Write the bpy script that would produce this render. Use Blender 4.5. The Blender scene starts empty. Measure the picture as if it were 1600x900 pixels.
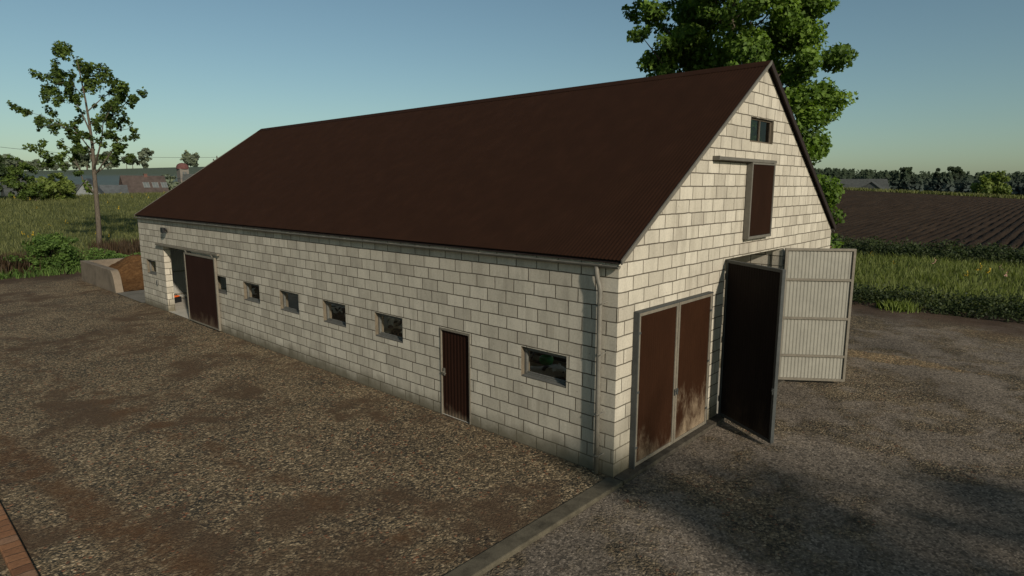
import bpy, bmesh, math, random
import numpy as np
from mathutils import Vector, Matrix
R=math.radians; PI=math.pi
scene=bpy.context.scene; C=scene.collection
rng=np.random.default_rng(7); random.seed(7)

# ------------------------------------------------------------------ helpers
def tag(o,label=None,cat=None,group=None,kind=None):
    if label: o['label']=label
    if cat: o['category']=cat
    if group: o['group']=group
    if kind: o['kind']=kind
    return o
def empty(name,loc=(0,0,0),rz=0,label=None,cat=None,group=None):
    o=bpy.data.objects.new(name,None); C.objects.link(o); o.location=loc; o.rotation_euler=(0,0,rz)
    o.empty_display_size=.3
    return tag(o,label,cat,group)
class MB:
    def __init__(s): s.v=[]; s.f=[]
    def add(s,vs,fs):
        n=len(s.v); s.v+= [tuple(map(float,p)) for p in vs]; s.f+=[tuple(i+n for i in f) for f in fs]
    def quad(s,a,b,c,d): s.add([a,b,c,d],[(0,1,2,3)])
    def box(s,x0,x1,y0,y1,z0,z1,M=None):
        vs=[(x,y,z) for z in (z0,z1) for y in (y0,y1) for x in (x0,x1)]
        if M is not None: vs=[tuple(M@Vector(p)) for p in vs]
        s.add(vs,[(0,2,3,1),(4,5,7,6),(0,1,5,4),(2,6,7,3),(0,4,6,2),(1,3,7,5)])
    def tube(s,pts,rad,n=8,cap=True):
        pts=[Vector(p) for p in pts]
        if not hasattr(rad,'__len__'): rad=[rad]*len(pts)
        base=len(s.v); prev=None
        for i,p in enumerate(pts):
            t=(pts[min(i+1,len(pts)-1)]-pts[max(i-1,0)]).normalized()
            if prev is None:
                a=t.cross(Vector((0,0,1)) if abs(t.z)<.9 else Vector((1,0,0))).normalized()
            else:
                a=(prev-t*prev.dot(t)).normalized()
            prev=a; b=t.cross(a)
            for k in range(n):
                an=2*PI*k/n; s.v.append(tuple(p+(a*math.cos(an)+b*math.sin(an))*rad[i]))
        for i in range(len(pts)-1):
            for k in range(n):
                k2=(k+1)%n; q=base+i*n
                s.f.append((q+k,q+k2,q+n+k2,q+n+k))
        if cap:
            s.f.append(tuple(base+k for k in range(n))[::-1]); q=base+(len(pts)-1)*n
            s.f.append(tuple(q+k for k in range(n)))
    def lathe(s,prof,c=(0,0,0),n=20):
        base=len(s.v)
        for r,z in prof:
            for k in range(n):
                a=2*PI*k/n; s.v.append((c[0]+r*math.cos(a),c[1]+r*math.sin(a),c[2]+z))
        for i in range(len(prof)-1):
            for k in range(n):
                k2=(k+1)%n; q=base+i*n; s.f.append((q+k,q+k2,q+n+k2,q+n+k))
        s.f.append(tuple(base+k for k in range(n))[::-1]); q=base+(len(prof)-1)*n; s.f.append(tuple(q+k for k in range(n)))
    def build(s,name,mat,parent=None,smooth=False,bevel=0,loc=None,rz=None):
        me=bpy.data.meshes.new(name); me.from_pydata(s.v,[],s.f); me.update()
        o=bpy.data.objects.new(name,me); C.objects.link(o)
        if mat: me.materials.append(mat)
        if parent: o.parent=parent
        if smooth: me.polygons.foreach_set('use_smooth',[True]*len(me.polygons))
        if bevel:
            m=o.modifiers.new('bevel','BEVEL'); m.width=bevel; m.segments=2; m.limit_method='ANGLE'; m.angle_limit=R(40)
        if loc: o.location=loc
        if rz is not None: o.rotation_euler=(0,0,rz)
        return o
def np_mesh(name,V,F,mat,parent=None,var=None,smooth=False):
    """V (n,3), F (m,k) uniform polygons, var = one float per face"""
    me=bpy.data.meshes.new(name); V=np.asarray(V,np.float32); F=np.asarray(F,np.int32); m,k=F.shape
    me.vertices.add(len(V)); me.vertices.foreach_set('co',V.ravel())
    me.loops.add(m*k); me.loops.foreach_set('vertex_index',F.ravel())
    me.polygons.add(m); me.polygons.foreach_set('loop_start',np.arange(0,m*k,k,dtype=np.int32))
    try: me.polygons.foreach_set('loop_total',np.full(m,k,np.int32))
    except Exception: pass
    me.update(calc_edges=True); me.validate()
    if var is not None:
        a=me.attributes.new('var','FLOAT','FACE'); a.data.foreach_set('value',np.asarray(var,np.float32))
    if smooth: me.polygons.foreach_set('use_smooth',[True]*len(me.polygons))
    if mat: me.materials.append(mat)
    o=bpy.data.objects.new(name,me); C.objects.link(o)
    if parent: o.parent=parent
    return o
def dup(root,loc,rz=0,scale=1,label=None,group=None):
    r=root.copy(); C.objects.link(r); r.location=loc; r.rotation_euler=(0,0,rz); r.scale=(scale,)*3
    if label: r['label']=label
    if group: r['group']=group
    for ch in list(root.children):
        c=ch.copy(); C.objects.link(c); c.parent=r
        for g in ch.children:
            d=g.copy(); C.objects.link(d); d.parent=c
    return r

# ------------------------------------------------------------------ materials
class NT:
    def __init__(s,name):
        s.m=bpy.data.materials.new(name); s.m.use_nodes=True; s.t=s.m.node_tree; s.t.nodes.clear()
        s.out=s.n('ShaderNodeOutputMaterial')
    def n(s,typ,ins=None,**kw):
        nd=s.t.nodes.new(typ)
        for k,v in kw.items(): setattr(nd,k,v)
        if ins:
            for k,v in ins.items(): s.set(nd,k,v)
        return nd
    def set(s,nd,k,v):
        sock=nd.inputs[k]
        if hasattr(v,'links') or isinstance(v,bpy.types.NodeSocket): s.t.links.new(v,sock)
        elif isinstance(v,(tuple,list)) and len(v)==3 and sock.type=='RGBA': sock.default_value=(*v,1)
        else: sock.default_value=v
    def math(s,op,a,b=0.0,c=0.0,clamp=False):
        nd=s.n('ShaderNodeMath',operation=op,use_clamp=clamp)
        s.set(nd,0,a); s.set(nd,1,b)
        if op in('MULTIPLY_ADD',): s.set(nd,2,c)
        return nd.outputs[0]
    def pos(s): return s.n('ShaderNodeNewGeometry').outputs['Position']
    def obj(s): return s.n('ShaderNodeTexCoord').outputs['Object']
    def sep(s,v): return s.n('ShaderNodeSeparateXYZ',{0:v}).outputs
    def comb(s,x=0.0,y=0.0,z=0.0): return s.n('ShaderNodeCombineXYZ',{0:x,1:y,2:z}).outputs[0]
    def scale(s,v,xyz): return s.n('ShaderNodeVectorMath',{0:v,1:xyz},operation='MULTIPLY').outputs[0]
    def noise(s,v,sc,det=4.0,rough=.55,dist=0.0,col=False):
        nd=s.n('ShaderNodeTexNoise',{'Vector':v,'Scale':sc,'Detail':det,'Roughness':rough,'Distortion':dist}); return nd.outputs[1 if col else 0]
    def voro(s,v,sc,feat='F1',rnd=1.0):
        nd=s.n('ShaderNodeTexVoronoi',feature=feat); s.set(nd,'Vector',v); s.set(nd,'Scale',sc); s.set(nd,'Randomness',rnd); return nd.outputs
    def ramp(s,f,stops,interp='LINEAR'):
        nd=s.n('ShaderNodeValToRGB',{0:f}); cr=nd.color_ramp; cr.interpolation=interp
        while len(cr.elements)<len(stops): cr.elements.new(.5)
        for e,(p,c) in zip(cr.elements,stops):
            e.position=p; e.color=(*c,1) if hasattr(c,'__len__') else (c,c,c,1)
        return nd.outputs[0]
    def step(s,v,a,b):  # smoothstep a->b to 0..1
        nd=s.n('ShaderNodeMapRange',{0:v,1:a,2:b,3:0.0,4:1.0},interpolation_type='SMOOTHSTEP'); return nd.outputs[0]
    def mix(s,f,a,b,mode='MIX'):
        nd=s.n('ShaderNodeMix',data_type='RGBA',blend_type=mode); s.set(nd,0,f); s.set(nd,6,a); s.set(nd,7,b); return nd.outputs[2]
    def attr(s,name): return s.n('ShaderNodeAttribute',attribute_name=name).outputs['Fac']
    def bump(s,h,st=.5,d=.02): return s.n('ShaderNodeBump',{'Height':h,'Strength':st,'Distance':d}).outputs[0]
    def bsdf(s,col,rough=.85,metal=0.0,bump=None,spec=.3,out=True):
        nd=s.n('ShaderNodeBsdfPrincipled',{'Base Color':col,'Roughness':rough,'Metallic':metal,'Specular IOR Level':spec})
        if bump is not None: s.set(nd,'Normal',bump)
        if out: s.t.links.new(nd.outputs[0],s.out.inputs[0])
        return nd.outputs[0]

def wallvec(N):
    g=N.n('ShaderNodeNewGeometry'); x,y,z=N.sep(g.outputs['Position']); nx,ny,nz=N.sep(g.outputs['Normal'])
    f=N.math('GREATER_THAN',N.math('ABSOLUTE',nx),.5)
    u=N.math('ADD',N.math('MULTIPLY',f,y),N.math('MULTIPLY',N.math('SUBTRACT',1.0,f),x))
    return u,z,g.outputs['Position']
ROWH=.2467
def mat_blocks(name,tint=(1,1,1)):
    N=NT(name); u,z,P=wallvec(N)
    wob=N.noise(P,3.5,3.0,.6,col=True); wx,wy,wz=N.sep(wob)
    row=N.math('FLOOR',N.math('DIVIDE',z,ROWH))
    rj=N.n('ShaderNodeTexWhiteNoise',{'W':row},noise_dimensions='1D').outputs[0]
    u2=N.math('ADD',u,N.math('MULTIPLY',N.math('SUBTRACT',rj,.5),.16))
    u2=N.math('ADD',u2,N.math('MULTIPLY',N.math('SUBTRACT',wx,.5),.018))
    z2=N.math('ADD',z,N.math('MULTIPLY',N.math('SUBTRACT',wy,.5),.026))
    v=N.comb(u2,z2,0.0)
    br=N.n('ShaderNodeTexBrick',{'Vector':v,'Color1':(0,0,0),'Color2':(1,1,1),'Mortar':(.5,.5,.5),'Scale':1.0,'Mortar Size':.0125,'Mortar Smooth':.35,'Bias':0.0,'Brick Width':.5,'Row Height':ROWH},offset=.5)
    rnd=N.sep(br.outputs['Color'])[0]; mort=br.outputs['Fac']
    base=N.ramp(rnd,[(0,(.375,.35,.30)),(.35,(.44,.412,.352)),(.7,(.47,.442,.38)),(1,(.52,.49,.425))])
    # blotches and vertical half-block stains
    st=N.noise(N.scale(P,(2.2,2.2,.7)),1.6,5.0,.65)
    base=N.mix(1.0,base,N.ramp(st,[(.28,.76),(.5,.99),(.75,1.08)]),'MULTIPLY')
    fine=N.noise(P,26.0,5.0,.7)
    base=N.mix(1.0,base,N.ramp(fine,[(.3,.84),(.55,1.0),(.8,1.08)]),'MULTIPLY')
    # a block half stained (u-dependent hard cell)
    cell=N.voro(N.comb(N.math('MULTIPLY',u2,4.0),N.math('MULTIPLY',row,7.3),0.0),1.0)['Color']
    cr=N.sep(cell)[0]
    base=N.mix(N.math('MULTIPLY',N.step(cr,.84,.95),.3),base,(.27,.245,.205))
    # pits
    pit=N.voro(P,5.5)['Distance']; pitm=N.math('SUBTRACT',1.0,N.step(pit,.035,.07))
    base=N.mix(N.math('MULTIPLY',pitm,.55),base,(.14,.12,.1))
    mn=N.noise(P,6.0,3.0)
    mortc=N.mix(mn,(.035,.03,.023),(.12,.104,.08))
    edge=N.math('MULTIPLY',mort,N.ramp(mn,[(.2,.72),(.6,1.0)]))
    col=N.mix(edge,base,mortc)
    # rain streaks below the eaves and damp, mossy foot of the wall
    streak=N.noise(N.comb(N.math('MULTIPLY',u,5.0),N.math('MULTIPLY',z,.35),0.0),1.0,4.0,.6)
    col=N.mix(N.math('MULTIPLY',N.step(streak,.52,.8),.35),col,(.2,.18,.145))
    foot=N.math('ADD',z,N.math('MULTIPLY',N.math('SUBTRACT',N.noise(P,2.0,4.0,.6),.5),.5))
    fm=N.math('SUBTRACT',1.0,N.step(foot,.02,.5))
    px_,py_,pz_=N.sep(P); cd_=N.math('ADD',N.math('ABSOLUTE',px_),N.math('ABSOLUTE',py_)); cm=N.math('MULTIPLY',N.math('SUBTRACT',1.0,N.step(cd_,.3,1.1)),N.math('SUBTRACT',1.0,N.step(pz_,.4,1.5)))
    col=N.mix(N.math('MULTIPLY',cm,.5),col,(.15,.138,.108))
    grime=N.noise(N.comb(N.math('MULTIPLY',u,1.1),N.math('MULTIPLY',z,.8),3.0),.9,5.0,.7)
    col=N.mix(N.math('MULTIPLY',N.step(grime,.55,.8),.4),col,(.19,.17,.14))
    col=N.mix(N.math('MULTIPLY',fm,.86),col,N.mix(N.noise(P,5.0),(.07,.062,.04),(.125,.112,.08)))
    col=N.mix(1.0,col,(1.03,.99,.92),'MULTIPLY')
    if tint!=(1,1,1): col=N.mix(1.0,col,tint,'MULTIPLY')
    h=N.math('SUBTRACT',N.math('MULTIPLY',fine,.12),mort)
    h=N.math('SUBTRACT',h,N.math('MULTIPLY',pitm,.6))
    N.bsdf(col,.92,bump=N.bump(h,.65,.012),spec=.15); return N.m
def mat_plain(name,c,rough=.8,metal=0.0,var=.25,sc=9.0,spec=.3,bump=.15):
    N=NT(name); P=N.pos(); n=N.noise(P,sc,5.0,.65); n2=N.noise(P,sc*.17,3.0)
    col=N.mix(1.0,c,N.ramp(n,[(.25,1-var),(.75,1+var*.6)]),'MULTIPLY')
    col=N.mix(1.0,col,N.ramp(n2,[(.3,1-var*.7),(.7,1+var*.4)]),'MULTIPLY')
    N.bsdf(col,rough,metal,N.bump(n,bump,.01),spec); return N.m
def mat_rust(name,dust=.5,dusth=1.2,seed=0.0,base=(.034,.0135,.0075)):
    """rust-brown painted sheet, dust thrown up from the ground"""
    N=NT(name); o=N.obj(); P=N.pos(); x,y,z=N.sep(o)
    sh=N.n('ShaderNodeVectorMath',{0:P,1:(seed,seed*.7,0)},operation='ADD').outputs[0]
    n=N.noise(N.scale(sh,(1.5,1.5,.7)),1.6,5.0,.6)
    col=N.mix(1.0,base,N.ramp(n,[(.28,.86),(.55,1.0),(.75,1.18)]),'MULTIPLY')
    fine=N.noise(N.scale(sh,(9,9,1.3)),3.0,5.0,.7)
    col=N.mix(1.0,col,N.ramp(fine,[(.3,.9),(.7,1.1)]),'MULTIPLY')
    pw=N.sep(P)[2]
    flame=N.noise(N.scale(sh,(1.1,1.1,.6)),1.7,6.0,.72,.5)
    hm=N.math('SUBTRACT',1.0,N.math('DIVIDE',pw,dusth))
    d=N.math('ADD',N.math('MULTIPLY',hm,.62),N.math('MULTIPLY',N.math('SUBTRACT',flame,.5),2.1))
    dm=N.math('MULTIPLY',N.step(d,.12,1.0),N.step(hm,-.02,.25))
    col=N.mix(N.math('MULTIPLY',dm,dust),col,(.27,.205,.135))
    low=N.math('SUBTRACT',1.0,N.step(pw,.02,.16))
    col=N.mix(N.math('MULTIPLY',low,.35),col,(.13,.1,.07))
    N.bsdf(col,.8,0.0,N.bump(fine,.08,.006),.06); return N.m
def mat_leaf(name,dark,mid,bright,trans=.28):
    N=NT(name); v=N.attr('var'); P=N.pos()
    n=N.noise(P,.9,3.0)
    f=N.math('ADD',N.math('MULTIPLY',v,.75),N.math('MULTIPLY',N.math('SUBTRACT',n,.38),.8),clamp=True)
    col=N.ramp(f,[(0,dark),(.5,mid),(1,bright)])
    d=N.bsdf(col,.62,0.0,None,.22,out=False)
    t=N.n('ShaderNodeBsdfTranslucent',{'Color':N.mix(1.0,col,(1.25,1.35,.6),'MULTIPLY')})
    mx=N.n('ShaderNodeMixShader',{0:trans,1:d,2:t.outputs[0]}); N.t.links.new(mx.outputs[0],N.out.inputs[0]); return N.m
def mat_mistleaf(name,dark,mid,bright,z0,z1,mist):  # mist is painted into the leaf colour, strongest near the ground
    N=NT(name); v=N.attr('var'); z=N.sep(N.pos())[2]
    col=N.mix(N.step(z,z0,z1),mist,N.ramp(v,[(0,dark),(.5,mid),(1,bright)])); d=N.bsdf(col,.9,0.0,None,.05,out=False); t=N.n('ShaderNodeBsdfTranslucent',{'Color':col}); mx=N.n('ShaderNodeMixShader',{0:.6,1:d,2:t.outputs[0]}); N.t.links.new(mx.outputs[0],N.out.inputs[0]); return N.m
def mat_bark(name,c=(.1,.08,.062)):
    N=NT(name); P=N.pos(); n=N.noise(N.scale(P,(9,9,1.6)),2.0,5.0,.7)
    col=N.mix(1.0,c,N.ramp(n,[(.3,.55),(.7,1.35)]),'MULTIPLY'); N.bsdf(col,.95,bump=N.bump(n,.6,.03),spec=.1); return N.m
def mat_glass(name,tint=(.93,.95,.94),refl=1.0):
    N=NT(name); fr=N.n('ShaderNodeFresnel',{'IOR':1.45})
    tr=N.n('ShaderNodeBsdfTransparent',{'Color':tint}); gl=N.n('ShaderNodeBsdfGlossy',{'Color':(.9,.9,.9),'Roughness':.03})
    mx=N.n('ShaderNodeMixShader',{0:N.math('MULTIPLY',fr.outputs[0],refl),1:tr.outputs[0],2:gl.outputs[0]})
    N.t.links.new(mx.outputs[0],N.out.inputs[0]); return N.m
def mat_yard(name,packed):
    N=NT(name); P=N.pos(); x,y,z=N.sep(P)
    wv=N.noise(P,5.0,3.0,.6,col=True)
    Pw=N.n('ShaderNodeVectorMath',{0:P,1:N.scale(wv,(.12,.12,0)) },operation='ADD').outputs[0]
    vs=N.voro(Pw,25.0); cellc=N.sep(vs['Color']); cd=vs['Distance']
    vs2=N.voro(Pw,52.0); c2=N.sep(vs2['Color'])
    stone=N.ramp(cellc[0],[(0,(.04,.037,.03)),(.3,(.075,.065,.046)),(.52,(.125,.103,.07)),(.8,(.23,.19,.13)),(1,(.4,.34,.245))])
    stone2=N.ramp(c2[1],[(0,(.026,.024,.02)),(.4,(.088,.07,.046)),(1,(.23,.18,.115))])
    stone=N.mix(.42,stone,stone2)
    hole=N.noise(N.scale(Pw,(1,1,1)),15.0,3.0,.6,1.2); dens=N.noise(P,.8,4.0,.6)
    hm_=N.step(N.math('ADD',hole,N.math('MULTIPLY',N.math('SUBTRACT',dens,.5),.35)),.52,.6)
    stone=N.mix(N.math('MULTIPLY',hm_,.9 if not packed else .85),stone,(.021,.0225,.021))
    red=N.step(cellc[2],.965,.985); stone=N.mix(N.math('MULTIPLY',red,.5),stone,(.2,.075,.04))
    crack=N.step(cd,.45,.75)
    stone=N.mix(N.math('MULTIPLY',crack,.5),stone,(.012,.0125,.012))
    dirtn=N.noise(P,34.0,5.0,.75)
    if packed:
        dirt=N.ramp(dirtn,[(.25,(.066,.057,.047)),(.5,(.122,.105,.086)),(.78,(.2,.174,.142))])
    else:
        dirt=N.ramp(dirtn,[(.25,(.037,.025,.016)),(.5,(.068,.046,.029)),(.78,(.118,.083,.053))])
    # patches of bare trodden earth: large, warped
    big=N.noise(P,.33,5.0,.62,.6); med=N.noise(N.scale(P,(1,1,1)),1.5,5.0,.65)
    pm=N.math('ADD',big,N.math('MULTIPLY',N.math('SUBTRACT',med,.5),.5))
    if packed:
        mask=N.math('SUBTRACT',1.0,N.step(pm,.46,.62))     # mostly packed
        # loose gravel island by the open doors
        gx=N.math('ABSOLUTE',N.math('SUBTRACT',x,11.9)); gy=N.math('ABSOLUTE',N.math('ADD',y,1.6))
        g=N.math('ADD',N.math('DIVIDE',gx,.75),N.math('DIVIDE',gy,2.6)); g=N.math('ADD',g,N.math('MULTIPLY',N.math('SUBTRACT',N.noise(P,1.9,4.0,.7),.5),1.6))
        isl=N.math('SUBTRACT',1.0,N.step(g,.6,1.15))
        g2=N.math('ADD',N.math('DIVIDE',N.math('ABSOLUTE',N.math('SUBTRACT',x,17.6)),1.1),N.math('DIVIDE',N.math('ABSOLUTE',N.math('ADD',y,3.8)),1.8)); g2=N.math('ADD',g2,N.math('MULTIPLY',N.math('SUBTRACT',N.noise(P,1.7,4.0,.7),.5),1.8))
        isl=N.math('MAXIMUM',isl,N.math('MULTIPLY',N.math('SUBTRACT',1.0,N.step(g2,.5,1.2)),.7))
        mask=N.math('MULTIPLY',mask,N.math('SUBTRACT',1.0,isl))
        stone=N.mix(N.math('MULTIPLY',isl,.65),stone,N.mix(1.0,stone,(1.85,1.65,1.35),'MULTIPLY'))
        mask=N.math('MAXIMUM',N.math('MULTIPLY',mask,.94),.06)
    else:
        mask=N.step(pm,.47,.66)
        # wheel track down the left
        tr=N.math('ADD',N.math('ADD',x,5.73),N.math('MULTIPLY',y,.126)); tr=N.math('ADD',tr,N.math('MULTIPLY',N.math('SUBTRACT',N.noise(P,.9,4.0,.6),.5),.7))
        tk=N.math('SUBTRACT',1.0,N.step(N.math('ABSOLUTE',tr),.1,.5)); tk=N.math('MULTIPLY',tk,N.step(med,.3,.55))
        tr2=N.math('ADD',tr,-2.3); tk2=N.math('SUBTRACT',1.0,N.step(N.math('ABSOLUTE',tr2),.05,.45)); tk=N.math('MAXIMUM',tk,N.math('MULTIPLY',N.math('MULTIPLY',tk2,N.step(med,.42,.62)),.8))
        dirt=N.mix(tk,dirt,N.mix(1.0,dirt,(1.18,.98,.8),'MULTIPLY'))
        mask=N.math('MAXIMUM',mask,N.math('MULTIPLY',tk,.9))
        mask=N.math('MULTIPLY',mask,.88)
    if packed:
        sp=N.voro(Pw,27.0); s3=N.sep(sp['Color'])[0]; spd=N.math('SUBTRACT',1.0,N.step(sp['Distance'],.3,.55))
        dirt=N.mix(N.math('MULTIPLY',N.math('MULTIPLY',N.step(s3,.6,.75),spd),.75),dirt,(.26,.225,.185)); dirt=N.mix(N.math('MULTIPLY',N.math('SUBTRACT',1.0,N.step(s3,.2,.34)),.75),dirt,(.042,.038,.033))
    if not packed: stone=N.mix(1.0,stone,(1.5,1.36,1.18),'MULTIPLY'); dirt=N.mix(1.0,dirt,(1.08,1.0,.92),'MULTIPLY')
    else: stone=N.mix(1.0,stone,(1.08,1.0,.9),'MULTIPLY'); dirt=N.mix(1.0,dirt,(1.27,1.2,1.12),'MULTIPLY')
    col=N.mix(mask,stone,dirt)
    # earth margin by the weeds / hedge
    en=N.math('MULTIPLY',N.math('SUBTRACT',N.noise(P,.6,4.0,.6),.5),5.0)
    e1=N.step(N.math('ADD',y,en),33.2,36.4); e2=N.step(N.math('ADD',x,en),17.2,20.0); e=N.math('MAXIMUM',e1,e2)
    en2=N.noise(N.scale(P,(1,.5,1)),2.2,5.0,.7)
    earth=N.ramp(en2,[(.25,(.035,.021,.013)),(.55,(.064,.04,.026)),(.8,(.1,.068,.046))])
    col=N.mix(N.math('MULTIPLY',e,.85),col,earth)
    lg=N.noise(P,.12 if not packed else .35,5.0,.6); col=N.mix(1.0,col,N.ramp(lg,[(.3,.8 if not packed else .66),(.5,1.0),(.7,1.12 if not packed else 1.3)]),'MULTIPLY')
    # damp dirt at the foot of the barn
    h=N.math('ADD',N.math('MULTIPLY',N.math('SUBTRACT',1.0,cd),N.math('SUBTRACT',1.0,N.math('MULTIPLY',mask,.8))),N.math('MULTIPLY',dirtn,.6))
    N.bsdf(col,.95,bump=N.bump(h,.75,.03),spec=.12); return N.m
def mat_terrain(name):
    N=NT(name); P=N.pos(); x,y,z=N.sep(P)
    n=N.noise(N.scale(P,(1,1,.3)),.5,6.0,.7); f=N.noise(P,4.0,4.0,.7)
    grass=N.ramp(N.math('ADD',N.math('MULTIPLY',n,.6),N.math('MULTIPLY',f,.4)),[(.3,(.05,.056,.018)),(.5,(.082,.09,.029)),(.72,(.125,.127,.048))])
    d=N.n('ShaderNodeVectorMath',{0:P},operation='LENGTH').outputs['Value']
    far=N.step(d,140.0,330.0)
    hz=N.noise(P,.05,6.0,.7); hazed_hill=N.ramp(N.math('ADD',N.math('MULTIPLY',hz,.75),N.math('MULTIPLY',N.noise(P,.4,3.0),.25)),[(.3,(.07,.097,.1)),(.52,(.084,.112,.109)),(.7,(.098,.124,.105))])  # far slopes carry bluish distance haze painted into their colour
    top=N.step(z,9.0,11.0); hazed_hill=N.mix(N.math('MULTIPLY',top,.7),hazed_hill,(.07,.082,.045))
    N.bsdf(N.mix(far,grass,hazed_hill),.95,bump=N.bump(f,.5,.1),spec=.08); return N.m
def mat_soil(name):
    N=NT(name); P=N.pos(); x,y,z=N.sep(P)
    n=N.noise(P,3.0,6.0,.75); n2=N.noise(N.scale(P,(.25,1,1)),.5,4.0)
    col=N.ramp(n,[(.25,(.013,.0088,.0056)),(.55,(.032,.0212,.0134)),(.8,(.06,.04,.026))])
    col=N.mix(1.0,col,N.ramp(n2,[(.3,.75),(.7,1.2)]),'MULTIPLY')
    N.bsdf(col,.97,bump=N.bump(n,1.0,.12),spec=.08); return N.m
def mat_brickedge(name):
    N=NT(name); P=N.pos(); x,y,z=N.sep(P)
    w=N.noise(P,4.0,3.0,col=True); wx,wy,wz=N.sep(w)
    yy=N.math('ADD',y,N.math('MULTIPLY',N.math('SUBTRACT',wx,.5),.08))
    cell=N.math('DIVIDE',yy,.2); fr=N.math('FRACT',cell); ed=N.math('ABSOLUTE',N.math('SUBTRACT',fr,.5)); mo=N.step(ed,.43,.485)
    rn=N.n('ShaderNodeTexWhiteNoise',{'W':N.math('FLOOR',cell)},noise_dimensions='1D').outputs[0]
    c=N.ramp(rn,[(0,(.16,.075,.038)),(.5,(.26,.125,.06)),(1,(.22,.135,.085))])
    n=N.noise(P,17.0,6.0,.75); c=N.mix(1.0,c,N.ramp(n,[(.25,.6),(.7,1.25)]),'MULTIPLY')
    c=N.mix(N.math('MULTIPLY',mo,.8),c,(.05,.035,.022))
    N.bsdf(c,.9,bump=N.bump(N.math('SUBTRACT',n,mo),.6,.015),spec=.15); return N.m
def mat_concrete(name,c=(.2,.18,.145),sc=3.0,stain=.4):
    N=NT(name); P=N.pos(); n=N.noise(P,sc,6.0,.68); f=N.noise(P,40.0,4.0,.7)
    col=N.mix(1.0,c,N.ramp(n,[(.28,1-stain),(.55,1.0),(.8,1.2)]),'MULTIPLY'); col=N.mix(1.0,col,N.ramp(f,[(.3,.86),(.7,1.1)]),'MULTIPLY')
    mo=N.step(N.noise(P,1.3,5.0,.7),.55,.75); col=N.mix(N.math('MULTIPLY',mo,.4),col,(.07,.065,.04))
    N.bsdf(col,.93,bump=N.bump(f,.35,.008),spec=.15); return N.m
def mat_manure(name):
    N=NT(name); P=N.pos(); n=N.noise(P,6.0,6.0,.75,.8); b=N.noise(P,.8,3.0)
    col=N.ramp(n,[(.25,(.035,.016,.007)),(.5,(.105,.052,.02)),(.8,(.2,.115,.048))]); col=N.mix(1.0,col,N.ramp(b,[(.3,.75),(.7,1.2)]),'MULTIPLY')
    N.bsdf(col,.97,bump=N.bump(n,1.0,.06),spec=.08); return N.m
def mat_cow(name,seed,thr):
    N=NT(name); o=N.obj(); v=N.n('ShaderNodeVectorMath',{0:o,1:(seed*3.1+.7,seed*1.7,seed*2.3)},operation='ADD').outputs[0]
    n=N.noise(v,1.75,2.0,.5,.9); m=N.step(n,thr-.012,thr+.012); f=N.noise(v,40.0,4.0,.7)
    col=N.mix(m,(.85,.76,.63),(.006,.0055,.005)); col=N.mix(1.0,col,N.ramp(f,[(.3,.75),(.7,1.15)]),'MULTIPLY')
    N.bsdf(col,.75,bump=N.bump(f,.2,.005),spec=.2); return N.m
def mat_tile(name,c,sc=1.0):
    N=NT(name); P=N.pos(); n=N.noise(P,1.2*sc,5.0,.7); n2=N.noise(P,.25,3.0)
    col=N.mix(1.0,c,N.ramp(n,[(.3,.72),(.7,1.25)]),'MULTIPLY'); col=N.mix(1.0,col,N.ramp(n2,[(.3,.85),(.7,1.1)]),'MULTIPLY')
    z=N.sep(P)[2]; w=N.math('SINE',N.math('MULTIPLY',z,24.0)); col=N.mix(N.math('MULTIPLY',N.step(w,.6,1.0),.3),col,(.02,.016,.014))
    N.bsdf(col,.9,spec=.12); return N.m

M={}
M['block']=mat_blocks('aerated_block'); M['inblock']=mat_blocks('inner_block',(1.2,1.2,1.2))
M['roof']=mat_rust('roof_sheet',0.0,.1,3.0,(.026,.0114,.006))
M['rust_a']=mat_rust('rust_left_leaf',.62,.85,1.0,(.026,.0105,.0048)); M['rust_b']=mat_rust('rust_right_leaf',1.0,1.35,6.3,(.027,.011,.005))
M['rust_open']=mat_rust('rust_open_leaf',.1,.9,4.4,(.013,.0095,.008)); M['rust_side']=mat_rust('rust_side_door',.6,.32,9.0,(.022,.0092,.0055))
M['rust_slide']=mat_rust('rust_sliding',.45,.62,12.0,(.026,.012,.0085)); M['rust_loft']=mat_rust('rust_loft',0.0,.1,15.0,(.018,.0078,.004))
M['frame']=mat_plain('galvanised_beige',(.17,.148,.112),.6,0.0,.22,14.0,.35)
M['framedark']=mat_plain('dull_steel',(.05,.053,.05),.6,.0,.25,12.0,.35)
M['reveal']=mat_plain('window_reveal',(.15,.122,.085),.85,0.0,.3,9.0,.15)
M['zinc']=mat_plain('zinc_gutter',(.17,.155,.125),.6,.1,.25,8.0,.4)
M['winframe']=mat_plain('window_frame_grey',(.115,.112,.098),.65,0.0,.25,20.0,.3)
M['lining']=mat_plain('beige_lining',(.27,.255,.21),.7,0.0,.15,3.0,.3)
M['verge']=mat_plain('verge_grey',(.13,.118,.095),.6,0.0,.2,10.0,.3)
M['soffit']=mat_plain('soffit_brown',(.02,.012,.009),.8,0.0,.25,8.0)
M['concrete']=mat_concrete('kerb_concrete',(.098,.084,.058),4.0,.55); M['limewash']=mat_plain('limewash',(.74,.72,.66),.9,0.0,.12,2.0)
M['floor']=mat_concrete('barn_floor',(.42,.385,.32),1.5,.25)
M['pad']=mat_concrete('pad_concrete',(.15,.135,.108),1.5,.35); M['sill']=mat_concrete('dirty_sill',(.075,.064,.048),5.0,.6); M['bunk']=mat_concrete('bunker_concrete',(.185,.148,.108),1.4,.45)
M['black']=mat_plain('black_plastic',(.012,.012,.012),.5,0.0,.2,20.0,.4)
M['orange']=mat_plain('orange_plastic',(.75,.13,.02),.5,0.0,.1,20.0,.4)
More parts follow.
